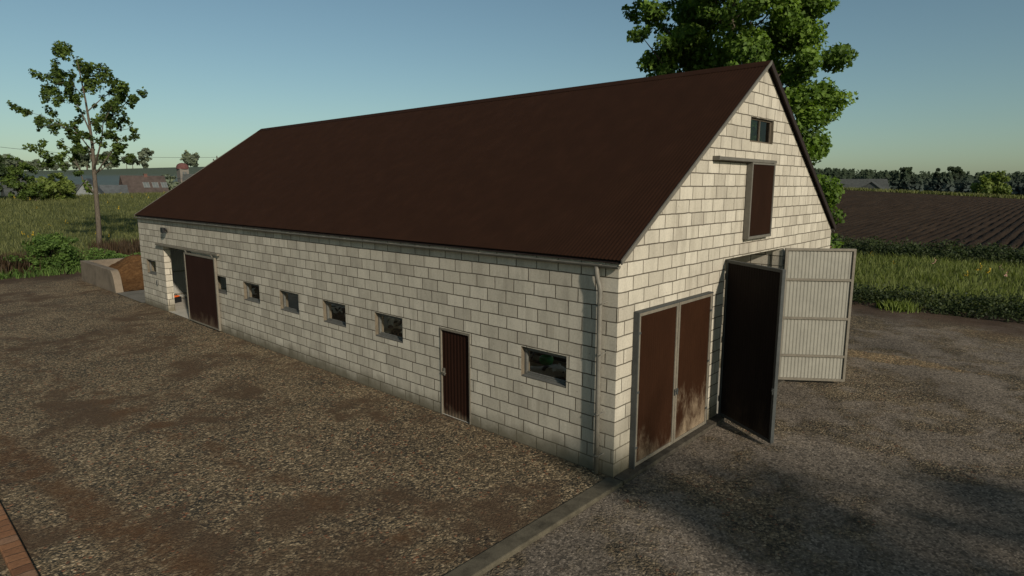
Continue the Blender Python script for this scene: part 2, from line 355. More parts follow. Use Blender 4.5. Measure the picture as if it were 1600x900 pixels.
M['green']=mat_plain('green_plastic',(.01,.3,.06),.45,0.0,.1,20.0,.4)
M['pipe']=mat_plain('dark_pipe',(.02,.02,.02),.5,.3,.2,20.0,.4)
M['straw']=mat_plain('straw',(.55,.38,.18),.95,0.0,.55,14.0,.1,.8)
M['glass']=mat_glass('clear_pane',(.97,.98,.97),.1); M['glassd']=mat_glass('loft_pane',(.2,.22,.21),.7)
M['added_skysheet']=mat_glass('added_skylight_sheet',(.95,.96,.93),.4); M['lining_pale']=mat_plain('pale_lining',(.34,.325,.28),.7,0.0,.12,3.0,.2)  # sheet for the added roof openings; paler lining makes up for missing interior light
M['partition']=mat_plain('partition_board',(.62,.54,.41),.85,0.0,.25,2.5,.2)
M['yardL']=mat_yard('loose_gravel',False); M['yardR']=mat_yard('packed_gravel',True)
M['terrain']=mat_terrain('grassland'); M['soil']=mat_soil('ploughed_soil'); M['brick']=mat_brickedge('brick_edging'); M['manure']=mat_manure('manure')
M['bark']=mat_bark('bark'); M['barkp']=mat_bark('pale_bark',(.098,.08,.06))
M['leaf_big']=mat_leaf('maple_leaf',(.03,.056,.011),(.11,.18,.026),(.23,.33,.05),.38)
M['leaf_young']=mat_leaf('young_leaf',(.022,.037,.009),(.07,.108,.02),(.17,.225,.042),.36)
M['leaf_far']=mat_leaf('far_leaf',(.03,.047,.026),(.07,.095,.045),(.13,.16,.065),.25)
M['leaf_dark']=mat_leaf('dark_leaf',(.014,.024,.009),(.04,.062,.02),(.085,.115,.035),.3)
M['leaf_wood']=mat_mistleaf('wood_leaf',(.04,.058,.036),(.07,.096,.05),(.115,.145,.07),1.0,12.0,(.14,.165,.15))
M['leaf_haze']=mat_leaf('hazy_leaf',(.085,.105,.085),(.14,.165,.105),(.22,.24,.125),.25)  # leaf colours paled with painted distance haze
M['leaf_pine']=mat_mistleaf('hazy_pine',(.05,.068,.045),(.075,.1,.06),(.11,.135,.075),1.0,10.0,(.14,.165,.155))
M['leaf_bush']=mat_leaf('bush_leaf',(.03,.06,.012),(.085,.145,.03),(.17,.24,.06),.36)
M['leaf_lime']=mat_leaf('lime_leaf',(.065,.09,.02),(.14,.18,.04),(.25,.3,.075),.36)
M['leaf_hedge']=mat_leaf('hedge_leaf',(.012,.019,.006),(.032,.046,.013),(.07,.085,.025))
M['weed_brown']=mat_leaf('dock_stalk',(.022,.016,.008),(.05,.032,.016),(.085,.05,.026),.15)
M['grass']=mat_leaf('grass_blade',(.078,.084,.026),(.13,.137,.047),(.2,.196,.08),.35)
M['grassr']=mat_leaf('verge_blade',(.065,.082,.02),(.135,.16,.042),(.23,.25,.085),.35)
M['yellow']=mat_plain('yellow_petal',(.4,.27,.02),.8,0.0,.15); M['pink']=mat_plain('pink_petal',(.45,.27,.2),.8,0.0,.15); M['stalk']=mat_plain('stalk',(.05,.075,.018),.8)

# ------------------------------------------------------------------ terrain
def sm(t): t=np.clip(t,0,1); return t*t*(3-2*t)
CAM=np.array([-8.4913,-5.4852,4.9351])
def height(x,y):
    x=np.asarray(x,float); y=np.asarray(y,float)
    a=3.15*sm((y-36)/84)**.9*(1-sm((y-120)/34))
    a=a*(1+.006*np.clip(x-8,-40,40))
    amp=np.clip(1.75+.05*y,.2,4.6); b=amp*sm((x-40)/125)*(1-sm((x-172)/45))
    h=np.maximum(a,b)
    d=np.hypot(x-CAM[0],y-CAM[1]); az=np.degrees(np.arctan2(x-CAM[0],y-CAM[1]))
    w=1-sm((np.abs(az-10)-36)/16)
    h=h+w*12.4*sm((d-215)/215)+ .5*np.sin(x*.021+1)*np.sin(y*.017)*sm((d-200)/200)
    h=h+ -1.2*sm((d-150)/40)*(1-sm((d-215)/100))*w
    # a dead-flat yard, lying a hand below the gravel sheets
    yard=(1-sm((y-38)/3))*(1-sm((x-20.5)/2))
    out=1-yard
    return h*np.clip(out,0,1)-.14*yard+ .05*np.sin(x*.7)*np.sin(y*.63)*out
def H(x,y): return float(height(x,y))
rad=np.concatenate([np.linspace(0,60,40),np.linspace(62,160,60),np.linspace(165,500,70),np.geomspace(520,4000,18)]); na=300
A=np.linspace(0,2*PI,na,endpoint=False)
RR,AA=np.meshgrid(rad[1:],A,indexing='ij'); X=CAM[0]+RR*np.sin(AA); Y=CAM[1]+RR*np.cos(AA); Zt=height(X,Y)
V=np.stack([X,Y,Zt],-1).reshape(-1,3); nr=len(rad)-1
idx=np.arange(nr*na).reshape(nr,na); nx=np.roll(idx,-1,1)
F=np.stack([idx[:-1],idx[1:],nx[1:],nx[:-1]],-1).reshape(-1,4)[:,::-1]
V=np.vstack([V,[[CAM[0],CAM[1],H(CAM[0],CAM[1])]]])
F=np.vstack([F,np.stack([idx[0,0::2],np.full(na//2,len(V)-1),nx[0,1::2],nx[0,0::2]],-1)[:,::-1]])
g=np_mesh('ground',V,F,M['terrain'],smooth=True); tag(g,kind='structure')

def sheet(name,rects,z,mat):
    m=MB()
    for x0,x1,y0,y1 in rects: m.quad((x0,y0,z),(x1,y0,z),(x1,y1,z),(x0,y1,z))
    return tag(m.build(name,mat),kind='structure')
sheet('gravel_yard',[(-60,-.004,.08,39),(-.004,30,23.7,39)],0,M['yardL'])
sheet('packed_yard',[(-60,21.6,-60,-.22),(11.25,21.6,-.22,23.68)],-.055,M['yardR'])
sheet('concrete_pad',[(-.12,8,23.72,27.4)],.03,M['pad'])
# ploughed field with furrows running along x
ys=np.arange(-80,130,.086); xs=np.concatenate([np.linspace(46,80,35),np.linspace(83,166,30)])
XX,YY=np.meshgrid(xs,ys); per=.86
prof=np.abs(np.sin(PI*YY/per+.25*np.sin(XX*.05)))**.8
lump=rng.normal(0,.022,XX.shape)
ZZ=height(XX,YY)+.03+.23*prof+lump*1.0
V=np.stack([XX,YY,ZZ],-1).reshape(-1,3); n0,n1=XX.shape; idx=np.arange(n0*n1).reshape(n0,n1)
F=np.stack([idx[:-1,:-1],idx[:-1,1:],idx[1:,1:],idx[1:,:-1]],-1).reshape(-1,4)
tag(np_mesh('ploughed_field',V,F,M['soil'],smooth=True),kind='structure')

# kerb, brick edging
k=MB(); k.box(-9,-.02,-.218,.078,-.2,.016); kb=k.build('kerb',M['concrete'],bevel=.02); tag(kb,kind='structure')
k=MB(); k.box(-7.53,-7.3,-3,16,-.05,.06); tag(k.build('brick_edging',M['brick'],bevel=.015),'low orange brick edging strip at the side of the gravel yard','edging')

# ------------------------------------------------------------------ barn
W=11.28; L=23.69; EH=3.72; AH=7.57; T=.25
barn=empty('barn',(0,0,0),0,'long white block barn with a steep brown corrugated roof and rust brown doors','barn')
SL=(AH-EH)/(W/2+.063)
def roofz(x): return EH+SL*(min(x,W-x)+.063)
def clip(poly,fn):
    out=[]
    for i in range(len(poly)):
        a,b=poly[i],poly[(i+1)%len(poly)]; fa,fb=fn(a),fn(b)
        if fa>=0: out.append(a)
        if fa*fb<0: t=fa/(fa-fb); out.append((a[0]+(b[0]-a[0])*t,a[1]+(b[1]-a[1])*t))
    return out
def wall(u0,u1,z1,ops,place,gable=False,rev=None):
    """place(u,z,d) -> world; d=0 outside, T inside; returns MB with reveals"""
    m=MB(); us=sorted({u0,u1,*[o[0] for o in ops],*[o[1] for o in ops]}); zs=sorted({-.12,z1,*[o[2] for o in ops],*[o[3] for o in ops]})
    if gable: us=sorted({*us,W/2})
    for i in range(len(us)-1):
        for j in range(len(zs)-1):
            a,b,c,d=us[i],us[i+1],zs[j],zs[j+1]; cu,cz=(a+b)/2,(c+d)/2
            if any(o[0]<cu<o[1] and o[2]<cz<o[3] for o in ops): continue
            p=[(a,c),(b,c),(b,d),(a,d)]
            if gable:
                p=clip(p,lambda q:EH-.06+SL*(q[0]+.063)-q[1]); p=clip(p,lambda q:EH-.06+SL*(W-q[0]+.063)-q[1]) if len(p)>2 else p
            if len(p)<3: continue
            n=len(p); m.add([place(u,z,0) for u,z in p],[tuple(range(n))]); m.add([place(u,z,T) for u,z in p],[tuple(range(n))[::-1]])
    R_=rev if rev is not None else m
    for a,b,c,d in ops:
        for (p,q) in (((a,c),(a,d)),((a,d),(b,d)),((b,d),(b,c)),((b,c),(a,c))):
            (m if (d-c)>1 else R_).quad(place(*p,0),place(*q,0),place(*q,T),place(*p,T))
    return m
WIN=[(1.04,2.12),(5.78,6.86),(8.14,9.22),(10.52,11.60),(12.90,13.98),(15.28,16.36),(21.98,23.04)]
ops=[(a,b,1.36,1.95) for a,b in WIN]+[(3.53,4.47,-.12,1.95),(18.1,20.97,-.12,2.63)]
for a,b in WIN:
    m=MB(); wall(0,1,1,[(a,b,1.36,1.95)],lambda u,z,d:(d,u,z),rev=m); m.build('reveal',M['reveal'],barn)
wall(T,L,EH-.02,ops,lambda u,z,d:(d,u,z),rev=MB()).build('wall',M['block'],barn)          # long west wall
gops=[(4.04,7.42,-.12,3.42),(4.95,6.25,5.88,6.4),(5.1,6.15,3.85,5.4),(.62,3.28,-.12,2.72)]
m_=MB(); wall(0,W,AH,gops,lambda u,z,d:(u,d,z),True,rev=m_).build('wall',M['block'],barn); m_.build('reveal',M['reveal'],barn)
# the corner block column of the long wall
c=MB(); c.quad((0,0,-.12),(0,T,-.12),(0,T,EH-.02),(0,0,EH-.02)); c.build('wall',M['block'],barn)
c=MB(); c.quad((W,0,-.12),(W,T,-.12),(W,T,EH-.02),(W,0,EH-.02)); c.build('wall',M['block'],barn)
wall(T,L,EH-.02,[(1.2+i*2.5,3.2+i*2.5,1.36,2.7) for i in range(6)]+[(17.2,22.6,-.12,3.2)],lambda u,z,d:(W-d,u,z)).build('wall',M['block'],barn)  # unseen east wall; window and door openings added to let light in
wall(T,W-T,AH,[(.9,4.3,-.12,3.2)],lambda u,z,d:(u,L-d,z),True).build('wall',M['block'],barn)
c=MB(); c.quad((.0,T,.012),(W,T,.012),(W,L,.012),(.0,L,.012)); c.quad((.6,-.001,.012),(7.5,-.001,.012),(7.5,T,.012),(.6,T,.012)); c.build('floor',M['floor'],barn)
for i in range(9):
    c=MB(); c.box(T+.005,W-T-.005,1.2+i*2.6,1.36+i*2.6,3.36,3.56); c.build('tie_beam',M['limewash'],barn)
c=MB(); c.box(3.9,3.98,T+.003,15.4,.012,.78)
c.build('partition',M['partition'],barn)
for i in range(12):
    c=MB(); c.box(3.885,3.899,1.2+i*1.15,1.225+i*1.15,.1,.76); c.build('partition_batten',M['pipe'],barn)
for z in (.45,):
    c=MB(); c.box(3.82,3.884,.3,15.3,z,z+.08); c.build('partition_rail',M['pipe'],barn)
c=MB(); c.box(7.46,7.7,T+.004,4,.013,3.49); c.build('inner_wall',M['inblock'],barn)
c=MB(); c.box(T+.01,2.95,T+.01,16.85,.016,.07); sb=c.build('straw_bedding',M['straw']); tag(sb,'yellow straw bedding on the stall floor behind the long wall','straw',kind='stuff')

# roof: corrugated sheets with real waves
ov,og=.075,.08
ysr=np.arange(-og,L+og+.001,.019); ph=2*PI*ysr/.076; am=.006*np.cos(ph)
ADDED_SKYLIGHTS=[(.6,5.4),(5.9,10.6),(11.1,15.8),(16.4,23.0)]  # openings added in the unseen east slope to light the interior
def slope(side):
    rows=[]
    for t in np.linspace(0,1,9):
        x=-ov+(W/2+ov)*t; z=EH+SL*(x+.063)+.05+am-.012*math.sin(PI*t)
        xx=x if side==0 else W-x
        rows.append(np.stack([np.full_like(ysr,xx),ysr,z],-1))
    return np.array(rows)
V=[];F=[];nb=0
for sd in (0,1):
    r=slope(sd); n0,n1=r.shape[:2]; idx=nb+np.arange(n0*n1).reshape(n0,n1); nb+=n0*n1
    f=np.stack([idx[:-1,:-1],idx[1:,:-1],idx[1:,1:],idx[:-1,1:]],-1)
    if sd==1:
        keep=np.ones(f.shape[:2],bool)
        for y0,y1 in ADDED_SKYLIGHTS:
            keep[1:7,(ysr[:-1]>y0)&(ysr[:-1]<y1)]=False
        f=f[keep]
    f=f.reshape(-1,4)
    F.append(f[:,::-1] if sd==0 else f); V.append(r.reshape(-1,3))
roof=np_mesh('roof',np.vstack(V),np.vstack(F),M['roof'],barn,smooth=True)
c=MB()
for s in (0,1):
    q=lambda x:(x if s==0 else W-x)
    def sq(t0,t1,y0,y1):
        p=[(-ov+.005+(W/2+ov-.005)*t) for t in (t0,t1)]; zz=[EH+SL*(x+.063)-.01 for x in p]
        c.quad((q(p[0]),y0,zz[0]),(q(p[1]),y0,zz[1]),(q(p[1]),y1,zz[1]),(q(p[0]),y1,zz[0]))
    ya,yb=-og+.005,L+og-.005
    if s==0: sq(0,1,ya,yb)
    else:
        sq(0,.125,ya,yb); sq(.875,1,ya,yb); e=ya
        for y0,y1 in ADDED_SKYLIGHTS: sq(.125,.875,e,y0); e=y1
        sq(.125,.875,e,yb)
c.build('soffit',M['soffit'],roof)
for y0,y1 in ADDED_SKYLIGHTS:
    c=MB(); p=[-ov+(W/2+ov)*t for t in (.125,.875)]; c.quad(*[(W-p[i],y,EH+SL*(p[i]+.063)+.045) for i,y in ((0,y0),(1,y0),(1,y1),(0,y1))]); c.build('skylight',M['added_skysheet'],roof)  # clear sheets over the added roof openings
c=MB(); 
for s in (-1,1):
    vs=[(W/2+s*t,y,AH+.05-abs(t)*SL+.011) for y in (-og-.01,L+og+.01) for t in (0,.2)]
    c.add(vs,[(0,1,3,2)])
c.build('ridge_cap',M['roof'],roof)
def verge(y0,y1,name):
    for s in (0,1):
        c=MB(); q=lambda x:(x if s==0 else W-x); a,b=-ov,W/2
        for (dz0,dz1,ya,yb) in ((-.02 if s==0 else -.085,.058,y0,y1),):
            za,zb=EH+SL*(a+.063),AH
            vs=[(q(a),ya,za+dz0),(q(b),ya,zb+dz0),(q(b),ya,zb+dz1),(q(a),ya,za+dz1),(q(a),yb,za+dz0),(q(b),yb,zb+dz0),(q(b),yb,zb+dz1),(q(a),yb,za+dz1)]
            c.add(vs,[(0,1,2,3),(7,6,5,4),(0,4,5,1),(3,2,6,7),(0,3,7,4),(1,5,6,2)])
        c.build(name,M['verge'] if s==0 else M['soffit'],barn)
verge(-og-.03,-og-.004,'barge_board'); verge(L+og+.004,L+og+.03,'barge_board')
def gutter(sign):
    c=MB(); x0=-.085 if sign<0 else W+.085; n=9; ye=(-.06,L+.08)
    for r,fl in ((.045,0),(.04,1)):
        pts=[(x0+r*math.cos(PI+PI*k/(n-1)),3.66+r*math.sin(PI+PI*k/(n-1))) for k in range(n)]
        for k in range(n-1):
            a,b=pts[k],pts[k+1]; q=[(a[0],ye[0],a[1]),(b[0],ye[0],b[1]),(b[0],ye[1],b[1]),(a[0],ye[1],a[1])]
            c.quad(*(q[::-1] if fl else q))
    for x in (x0-.044,x0+.044): c.tube([(x,ye[0],3.66),(x,ye[1],3.66)],.006,6)
    for y in ye:
        c.add([(x0+.045*math.cos(PI+PI*k/(n-1)),y,3.66+.045*math.sin(PI+PI*k/(n-1))) for k in range(n)],[tuple(range(n))])
    gt=c.build('gutter',M['zinc'],barn,smooth=False)
    b=MB(); b.box(x0-.048,x0+.08,.3,.325,3.661,3.668); g0=b.build('gutter_bracket',M['zinc'],gt)
    for i in range(1,25):
        g1=g0.copy(); C.objects.link(g1); g1.parent=gt; g1.location=(0,i*.95,0)
gutter(-1); gutter(1)
c=MB(); c.tube([(-.09,.37,3.63),(-.092,.37,3.54),(-.092,.35,3.44),(-.085,.305,3.3),(-.085,.295,3.2),(-.085,.29,1.5),(-.085,.29,.02)],[.043]*7,12)
dp=c.build('downpipe',M['zinc'],barn,smooth=True)
for z in (3.02,2.15,1.1,.35):
    b=MB(); b.tube([(-.085,.29,z-.012),(-.085,.29,z+.012)],.05,12); b.tube([(-.085,.25,z),(-.002,.2,z+.03)],.008,6); b.tube([(-.085,.25,z),(-.14,.22,z)],.007,6); b.build('pipe_clamp',M['zinc'],dp)

# windows of the long wall
def window(y0,y1,z0,z1):
    m=MB(); x0,x1=.09,.15; w=.06
    for i,(a,b,c,d) in enumerate(((y0,y1,z0,z0+w),(y0,y1,z1-w,z1),(y0,y0+w,z0+w,z1-w),(y1-w,y1,z0+w,z1-w))): m.box(x0,x1,a+.002,b-.002,c+.002,d-.002)
    for i,(a,b,c,d) in enumerate(((y0+w,y1-w,z0+w,z0+w+.03),(y0+w,y1-w,z1-w-.03,z1-w))): m.box(x0+.02,x1-.012,a,b,c,d)
    fr=m.build('window',M['winframe'],barn,bevel=.004)
    p=MB(); p.quad((x0+.034,y0+w,z0+w),(x0+.034,y1-w,z0+w),(x0+.034,y1-w,z1-w),(x0+.034,y0+w,z1-w)); p.build('pane',M['glass'],fr)
    s=MB(); s.box(.01,x0-.002,y0+.003,y1-.003,z0+.003,z0+.03); s.build('sill',M['winframe'],fr,bevel=.004)
for a,b in WIN: window(a,b,1.36,1.95)
# loft window
m=MB(); y0,y1=.06,.115
for (a,b,c_,d) in ((4.95,6.25,5.88,5.92),(4.95,6.25,6.36,6.4),(4.95,4.99,5.92,6.36),(6.21,6.25,5.92,6.36),(5.58,5.62,5.92,6.36)): m.box(a+.002,b-.002,y0,y1,c_+.002,d-.002)
lw=m.build('loft_window',mat_plain('weathered_wood',(.12,.095,.065),.8),barn)
p=MB(); p.quad((4.99,.085,5.92),(6.21,.085,5.92),(6.21,.085,6.36),(4.99,.085,6.36)); p.build('pane',M['glassd'],lw)

# corrugated panel in local x (0..w) z (z0..z1), facing -y at depth y
def corr(m,w0,w1,z0,z1,y,per=.075,amp=.009,flip=False,soft=False):
    us=[];ds=[]; u=w0
    seq=((0,0),(.35,0),(.5,1),(.85,1),(1,0))[:-1] if not soft else ((0,0),(.25,.5),(.5,1),(.75,.5))
    k=0
    while w0+k*per<w1:
        for a,b in seq:
            uu=w0+(k+a)*per
            if uu<w1: us.append(uu); ds.append(b)
        k+=1
    us.append(w1); ds.append(0)
    for i in range(len(us)-1):
        a=(us[i],y-ds[i]*amp,z0); b=(us[i+1],y-ds[i+1]*amp,z0); c=(us[i+1],y-ds[i+1]*amp,z1); d=(us[i],y-ds[i]*amp,z1)
        m.quad(*( (a,b,c,d) if not flip else (d,c,b,a)))
def leaf(w,h,loc,rz,rust,mirror=False,label=None,rails=(.69,1.66,2.64),z0=.04,shadedframe=False):
    """door leaf hinged at local x=0; outer face at -y (mirror: +y)"""
    s=-1 if mirror else 1
    def fl(m):
        if mirror: m.v=[(x,-y,z) for x,y,z in m.v]; m.f=[f[::-1] for f in m.f]
        return m
    m=MB(); corr(m,.05,w-.05,z0+.05,h-.05,-.012,.075,.0025)
    pan=fl(m).build('door_leaf',rust,barn,loc=loc,rz=rz)
    if label: pan['label']=label
    m=MB(); corr(m,.05,w-.05,z0+.05,h-.05,.0,.085,-.009,True); fl(m).build('lining',M['lining'] if loc[1]<5 else M['lining_pale'],pan)
    m=MB(); fw=.06
    for a,b,c_,d in ((0,w,z0,z0+fw),(0,w,h-fw,h),(0,fw,z0+fw,h-fw),(w-fw,w,z0+fw,h-fw)): m.box(a,b,-.03,.045,c_,d)
    fl(m).build('frame',M['frame'] if not shadedframe else M['framedark'],pan,bevel=.004)
    for r in rails:
        m=MB(); m.box(fw+.001,w-fw-.001,.012,.045,r-.03,r+.03); fl(m).build('rail',M['frame'],pan,bevel=.003)
    for z in (z0+.35,h*.5,h-.35):
        m=MB(); m.tube([(-.012,-.02,z-.06),(-.012,-.02,z+.06)],.016,8); m.box(-.012,.07,-.036,-.031,z-.02,z+.02); fl(m).build('hinge',M['framedark'],pan)
    m=MB(); m.box(w-.055,w-.015,-.05,-.031,1.02,1.14); m.tube([(w-.035,-.05,1.1),(w-.035,-.062,1.1)],.012,8); fl(m).build('handle',M['framedark'],pan)
    return pan
# closed pair on the left of the gable, hung proud of the wall
leaf(1.39,2.81,(.52,-.07,0),0,M['rust_a'],label='rust brown left leaf with a small dust mark at its foot')
leaf(1.39,2.81,(3.32,-.07,0),PI,M['rust_b'],mirror=True,label='rust brown right leaf with a wide pale dust stain over its lower half')
c=MB(); c.box(.49,.515,-.115,-.003,0,2.83); c.box(.515,3.325,-.115,-.003,2.812,2.835); c.box(3.325,3.345,-.1,-.003,0,2.83); c.build('door_frame',M['framedark'],barn,bevel=.004)
# open pair
leaf(1.66,3.42,(4.03,-.06,0),R(-120),M['rust_open'],label='open leaf seen from its dark brown outer side',shadedframe=True)  # darker frame colour deepens the shade on this outer side
leaf(1.66,3.42,(7.40,-.06,0),R(-54),M['rust_open'],mirror=True,label='open leaf turned to show its pale corrugated inner side and three rails')
c=MB(); c.box(0.02,11.2,-.216,-.004,-.2,.012); c.build('door_sill',M['sill'],barn,bevel=.012)
# loft hatch with its sliding rail
m=MB(); corr(m,4.9,6.13,3.86,5.4,-.115,.075,.0015); ld=m.build('loft_door',M['rust_loft'],barn)
m=MB()
for a,b,c_,d in ((4.86,6.18,3.79,3.85),(4.86,6.18,5.4,5.44),(4.86,4.91,3.85,5.4),(6.13,6.18,3.85,5.4)): m.box(a,b,-.135,-.012,c_,d)
m.build('frame',M['verge'],ld,bevel=.004)
m=MB(); m.box(3.22,6.2,-.15,-.02,5.445,5.51); m.box(3.2,3.219,-.152,-.002,5.435,5.52); m.box(6.0,6.03,-.02,-.002,5.46,5.5); m.box(4.5,4.53,-.02,-.002,5.46,5.5); m.build('loft_rail',M['verge'],barn,bevel=.004)
# side door (corrugated) in the long wall : built facing -x
def rotx(m): # local (u, y, z) -> world (y, u, z), facing -x
    m.v=[(y,x,z) for x,y,z in m.v]; m.f=[f[::-1] for f in m.f]; return m
m=MB(); corr(m,3.57,4.43,.02,1.9,.03,.1,.006); sd=rotx(m).build('side_door',M['rust_side'],barn)
m=MB()
for a,b,c_,d in ((3.532,3.568,0,1.948),(4.432,4.468,0,1.948),(3.568,4.432,1.905,1.948)): m.box(a,b,-.012,.08,c_,d)
rotx(m).build('frame',M['frame'],sd)
m=MB(); m.tube([(4.36,.012,.98),(4.36,-.045,.98)],.012,8); m.tube([(4.36,-.045,.98),(4.25,-.048,.975)],.01,8); m.box(4.335,4.385,.0,.012,.9,1.06); rotx(m).build('handle',M['zinc'],sd)
# sliding door
m=MB(); corr(m,15.95,18.5,.1,2.5,-.085,.085,.003); sl=rotx(m).build('sliding_door',M['rust_slide'],barn)
m=MB()
for a,b,c_,d in ((15.88,15.95,.05,2.56),(18.5,18.57,.05,2.56),(15.95,18.5,.05,.1),(15.95,18.5,2.5,2.56)): m.box(a,b,-.105,-.03,c_,d)
rotx(m).build('frame',M['frame'],sl,bevel=.004)
m=MB(); corr(m,15.95,18.5,.1,2.5,-.06,.085,-.006,True); rotx(m).build('lining',M['lining'],sl)
for y in (16.1,18.4):
    m=MB(); m.box(y-.03,y+.03,-.1,-.07,2.565,2.66); m.tube([(y,-.12,2.63),(y,-.06,2.63)],.03,10); rotx(m).build('roller',M['zinc'],sl)
m=MB(); m.box(15.6,21.5,-.11,-.03,2.645,2.71); 
for y in (15.7,17.2,18.7,20.2,21.3): m.box(y,y+.04,-.03,-.002,2.65,2.7)
rotx(m).build('sliding_rail',M['frame'],barn,bevel=.004)
# inner face of the closed doors in the far gable
leaf(1.75,3.2,(.88,L-.06,0),0,M['rust_open'],mirror=True,rails=(.25,1.25,2.3),z0=.03).rotation_euler=(0,0,0)
leaf(1.7,3.2,(4.34,L-.06,0),PI,M['rust_open'],rails=(.25,1.25,2.3),z0=.03)
for o in bpy.data.objects:
    if o.name.startswith('door_leaf') and abs(o.location.y-(L-.06))<.01:
        pass
# floodlight and switch box
m=MB(); m.box(20.22,20.48,-.2,-.1,3.18,3.38); m.box(20.1,20.22,-.14,-.09,3.3,3.36); fl_=rotx(m).build('floodlight',M['black'],barn,bevel=.008)
m=MB(); m.tube([(20.35,-.1,3.29),(20.35,-.002,3.24)],.016,8); m.box(20.31,20.39,-.012,-.001,3.19,3.29); rotx(m).build('bracket',M['black'],fl_)
m=MB(); m.box(21.84,21.94,-.06,-.002,1.0,1.18); sw=rotx(m).build('switch_box',M['winframe'],barn,bevel=.008)
m=MB(); m.box(21.87,21.91,-.075,-.06,1.06,1.12); rotx(m).build('switch_button',M['black'],sw)

# ------------------------------------------------------------------ things in the barn
t=empty('toolbox',(.92,22.85,.016),R(25),'black carry box with an orange lid standing inside the sliding doorway','box')
m=MB(); m.box(-.2,.2,-.13,.13,0,.24); m.build('body',M['black'],t,bevel=.02)
m=MB(); m.box(-.19,.12,-.12,.12,.242,.30); m.build('lid',M['orange'],t,bevel=.02)
m=MB(); m.tube([(-.12,0,.3),(-.12,0,.36),(.06,0,.36),(.06,0,.3)],.014,8); m.build('handle',M['black'],t)
def skin(name,verts,edges,radii,mat,parent,sub=2):
    me=bpy.data.meshes.new(name); me.from_pydata(verts,edges,[]); o=bpy.data.objects.new(name,me); C.objects.link(o)
    mo=o.modifiers.new('skin','SKIN'); mo.use_smooth_shade=True
    for i,r in enumerate(radii):
        sv=me.skin_vertices[0].data[i]; sv.radius=(r,r) if not hasattr(r,'__len__') else r; sv.use_root=(i==0)
    su=o.modifiers.new('sub','SUBSURF'); su.levels=sub; su.render_levels=sub
    bpy.context.view_layer.update(); dg=bpy.context.evaluated_depsgraph_get()
    me2=bpy.data.meshes.new_from_object(o.evaluated_get(dg)); o.modifiers.clear(); o.data=me2; bpy.data.meshes.remove(me)
    me2.materials.clear(); me2.materials.append(mat); me2.name=name
    if parent: o.parent=parent
    return o
def cow(loc,rz,seed,thr,label,lying=False,headturn=0.0,headup=0.0):
    t=empty('cow',loc,rz,label,'cow')
    dz=-.72 if lying else 0
    v=[(-.75,0,1.12),(-.25,0,1.06),(.35,0,1.06),(.68,0,1.14),(1.0,.1*headturn,1.3+headup),(1.22,.22*headturn,1.42+headup),(1.44,.36*headturn,1.27+headup),(1.62,.47*headturn,1.1+headup)]
    r=[(.30,.27),(.37,.36),(.32,.34),(.24,.27),.17,.135,.1,.085]
    e=[(i,i+1) for i in range(7)]
    def add(p,pts,rs):
        for q,rr in zip(pts,rs):
            v.append(q); r.append(rr); e.append((p,len(v)-1)); p=len(v)-1
    for s in (-1,1):
        add(5,[(1.18,.22*headturn+s*.15,1.43+headup),(1.13,.22*headturn+s*.3,1.42+headup)],[.04,.045])
        if not lying:
            add(0,[(-.78,s*.2,.9),(-.64,s*.21,.68),(-.88,s*.2,.46),(-.82,s*.2,.12),(-.77,s*.2,.03)],[.17,.11,.062,.048,.056])
            add(2,[(.42,s*.19,.82),(.44,s*.19,.45),(.43,s*.19,.12),(.46,s*.19,.03)],[.13,.066,.046,.055])
        else:
            add(0,[(-.7,s*.3,.92),(-.25,s*.42,.86),(-.6,s*.45,.8)],[.17,.1,.055])
            add(2,[(.5,s*.26,.9),(.75,s*.3,.82),(.45,s*.34,.78)],[.13,.07,.05])
    add(0,[(-1.03,0,1.2),(-1.12,0,.95),(-1.1,0,.72)],[.05,.03,.04])
    add(1,[(-.42,0,.74)],[.13])
    v=[(x,y,z+dz) for x,y,z in v]
    skin('body',v,e,r,mat_cow('cow_hide',seed,thr+.045),t)
    hx,hy,hz=v[6]
    for s in (-1,1):
        m=MB(); m.lathe([(.002,-.018),(.018,-.008),(.02,0),(.018,.008),(.002,.018)],(hx-.08,hy+s*.1,hz+.1),8); m.build('eye',M['black'],t,smooth=True)
    m=MB(); m.lathe([(.03,-.05),(.07,-.03),(.075,.0),(.05,.03)],(v[7][0]+.02,v[7][1],v[7][2]-.02),10); m.build('muzzle',mat_plain('muzzle',(.05,.035,.03),.6),t,smooth=True)
    return t
cow((1.2,10.5,.06),R(88),4.0,.435,'black cow with pale belly patches behind the third window from the narrow side door')
cow((1.3,16.0,.06),R(-80),3.0,.435,'black cow with pale streaked flank seen through the window nearest the sliding door')
cow((2.15,9.2,.06),R(-118),2.0,.435,'black and white cow with raised head in the window next to the narrow side door',headturn=-.5,headup=.1)
cow((2.05,4.3,.06),R(-70),14.0,.54,'white cow with a few black spots lying behind the window nearest the downpipe',lying=True)
t=empty('drinker',(2.85,3.85,.012),0,'green round water drinker on a dark post seen through the window nearest the downpipe','drinker')
m=MB(); m.tube([(0,0,0),(0,0,.62)],.055,10); m.build('post',M['pipe'],t,smooth=True)
m=MB(); m.lathe([(.06,.61),(.15,.65),(.18,.73),(.17,.8),(.13,.83),(.12,.76)],(0,0,0),18); m.build('bowl',M['green'],t,smooth=True)
t=empty('feed_barrier',(3.05,.6,.012),0,'dark tubular feed barrier standing between the stalls and the beige partition','barrier')
for z in (.55,1.1):
    m=MB(); m.tube([(0,0,z),(0,15.6,z)],.035,8); m.build('rail',M['pipe'],t,smooth=True)
for i in range(8):
    m=MB(); m.tube([(0,i*2.2+.1,0),(0,i*2.2+.1,1.2)],.04,8); m.build('post',M['pipe'],t,smooth=True)
div=empty('stall_divider',(.9,7.15,.05),0,'curved dark tube divider between two cow stalls','divider','stall dividers along the windows')
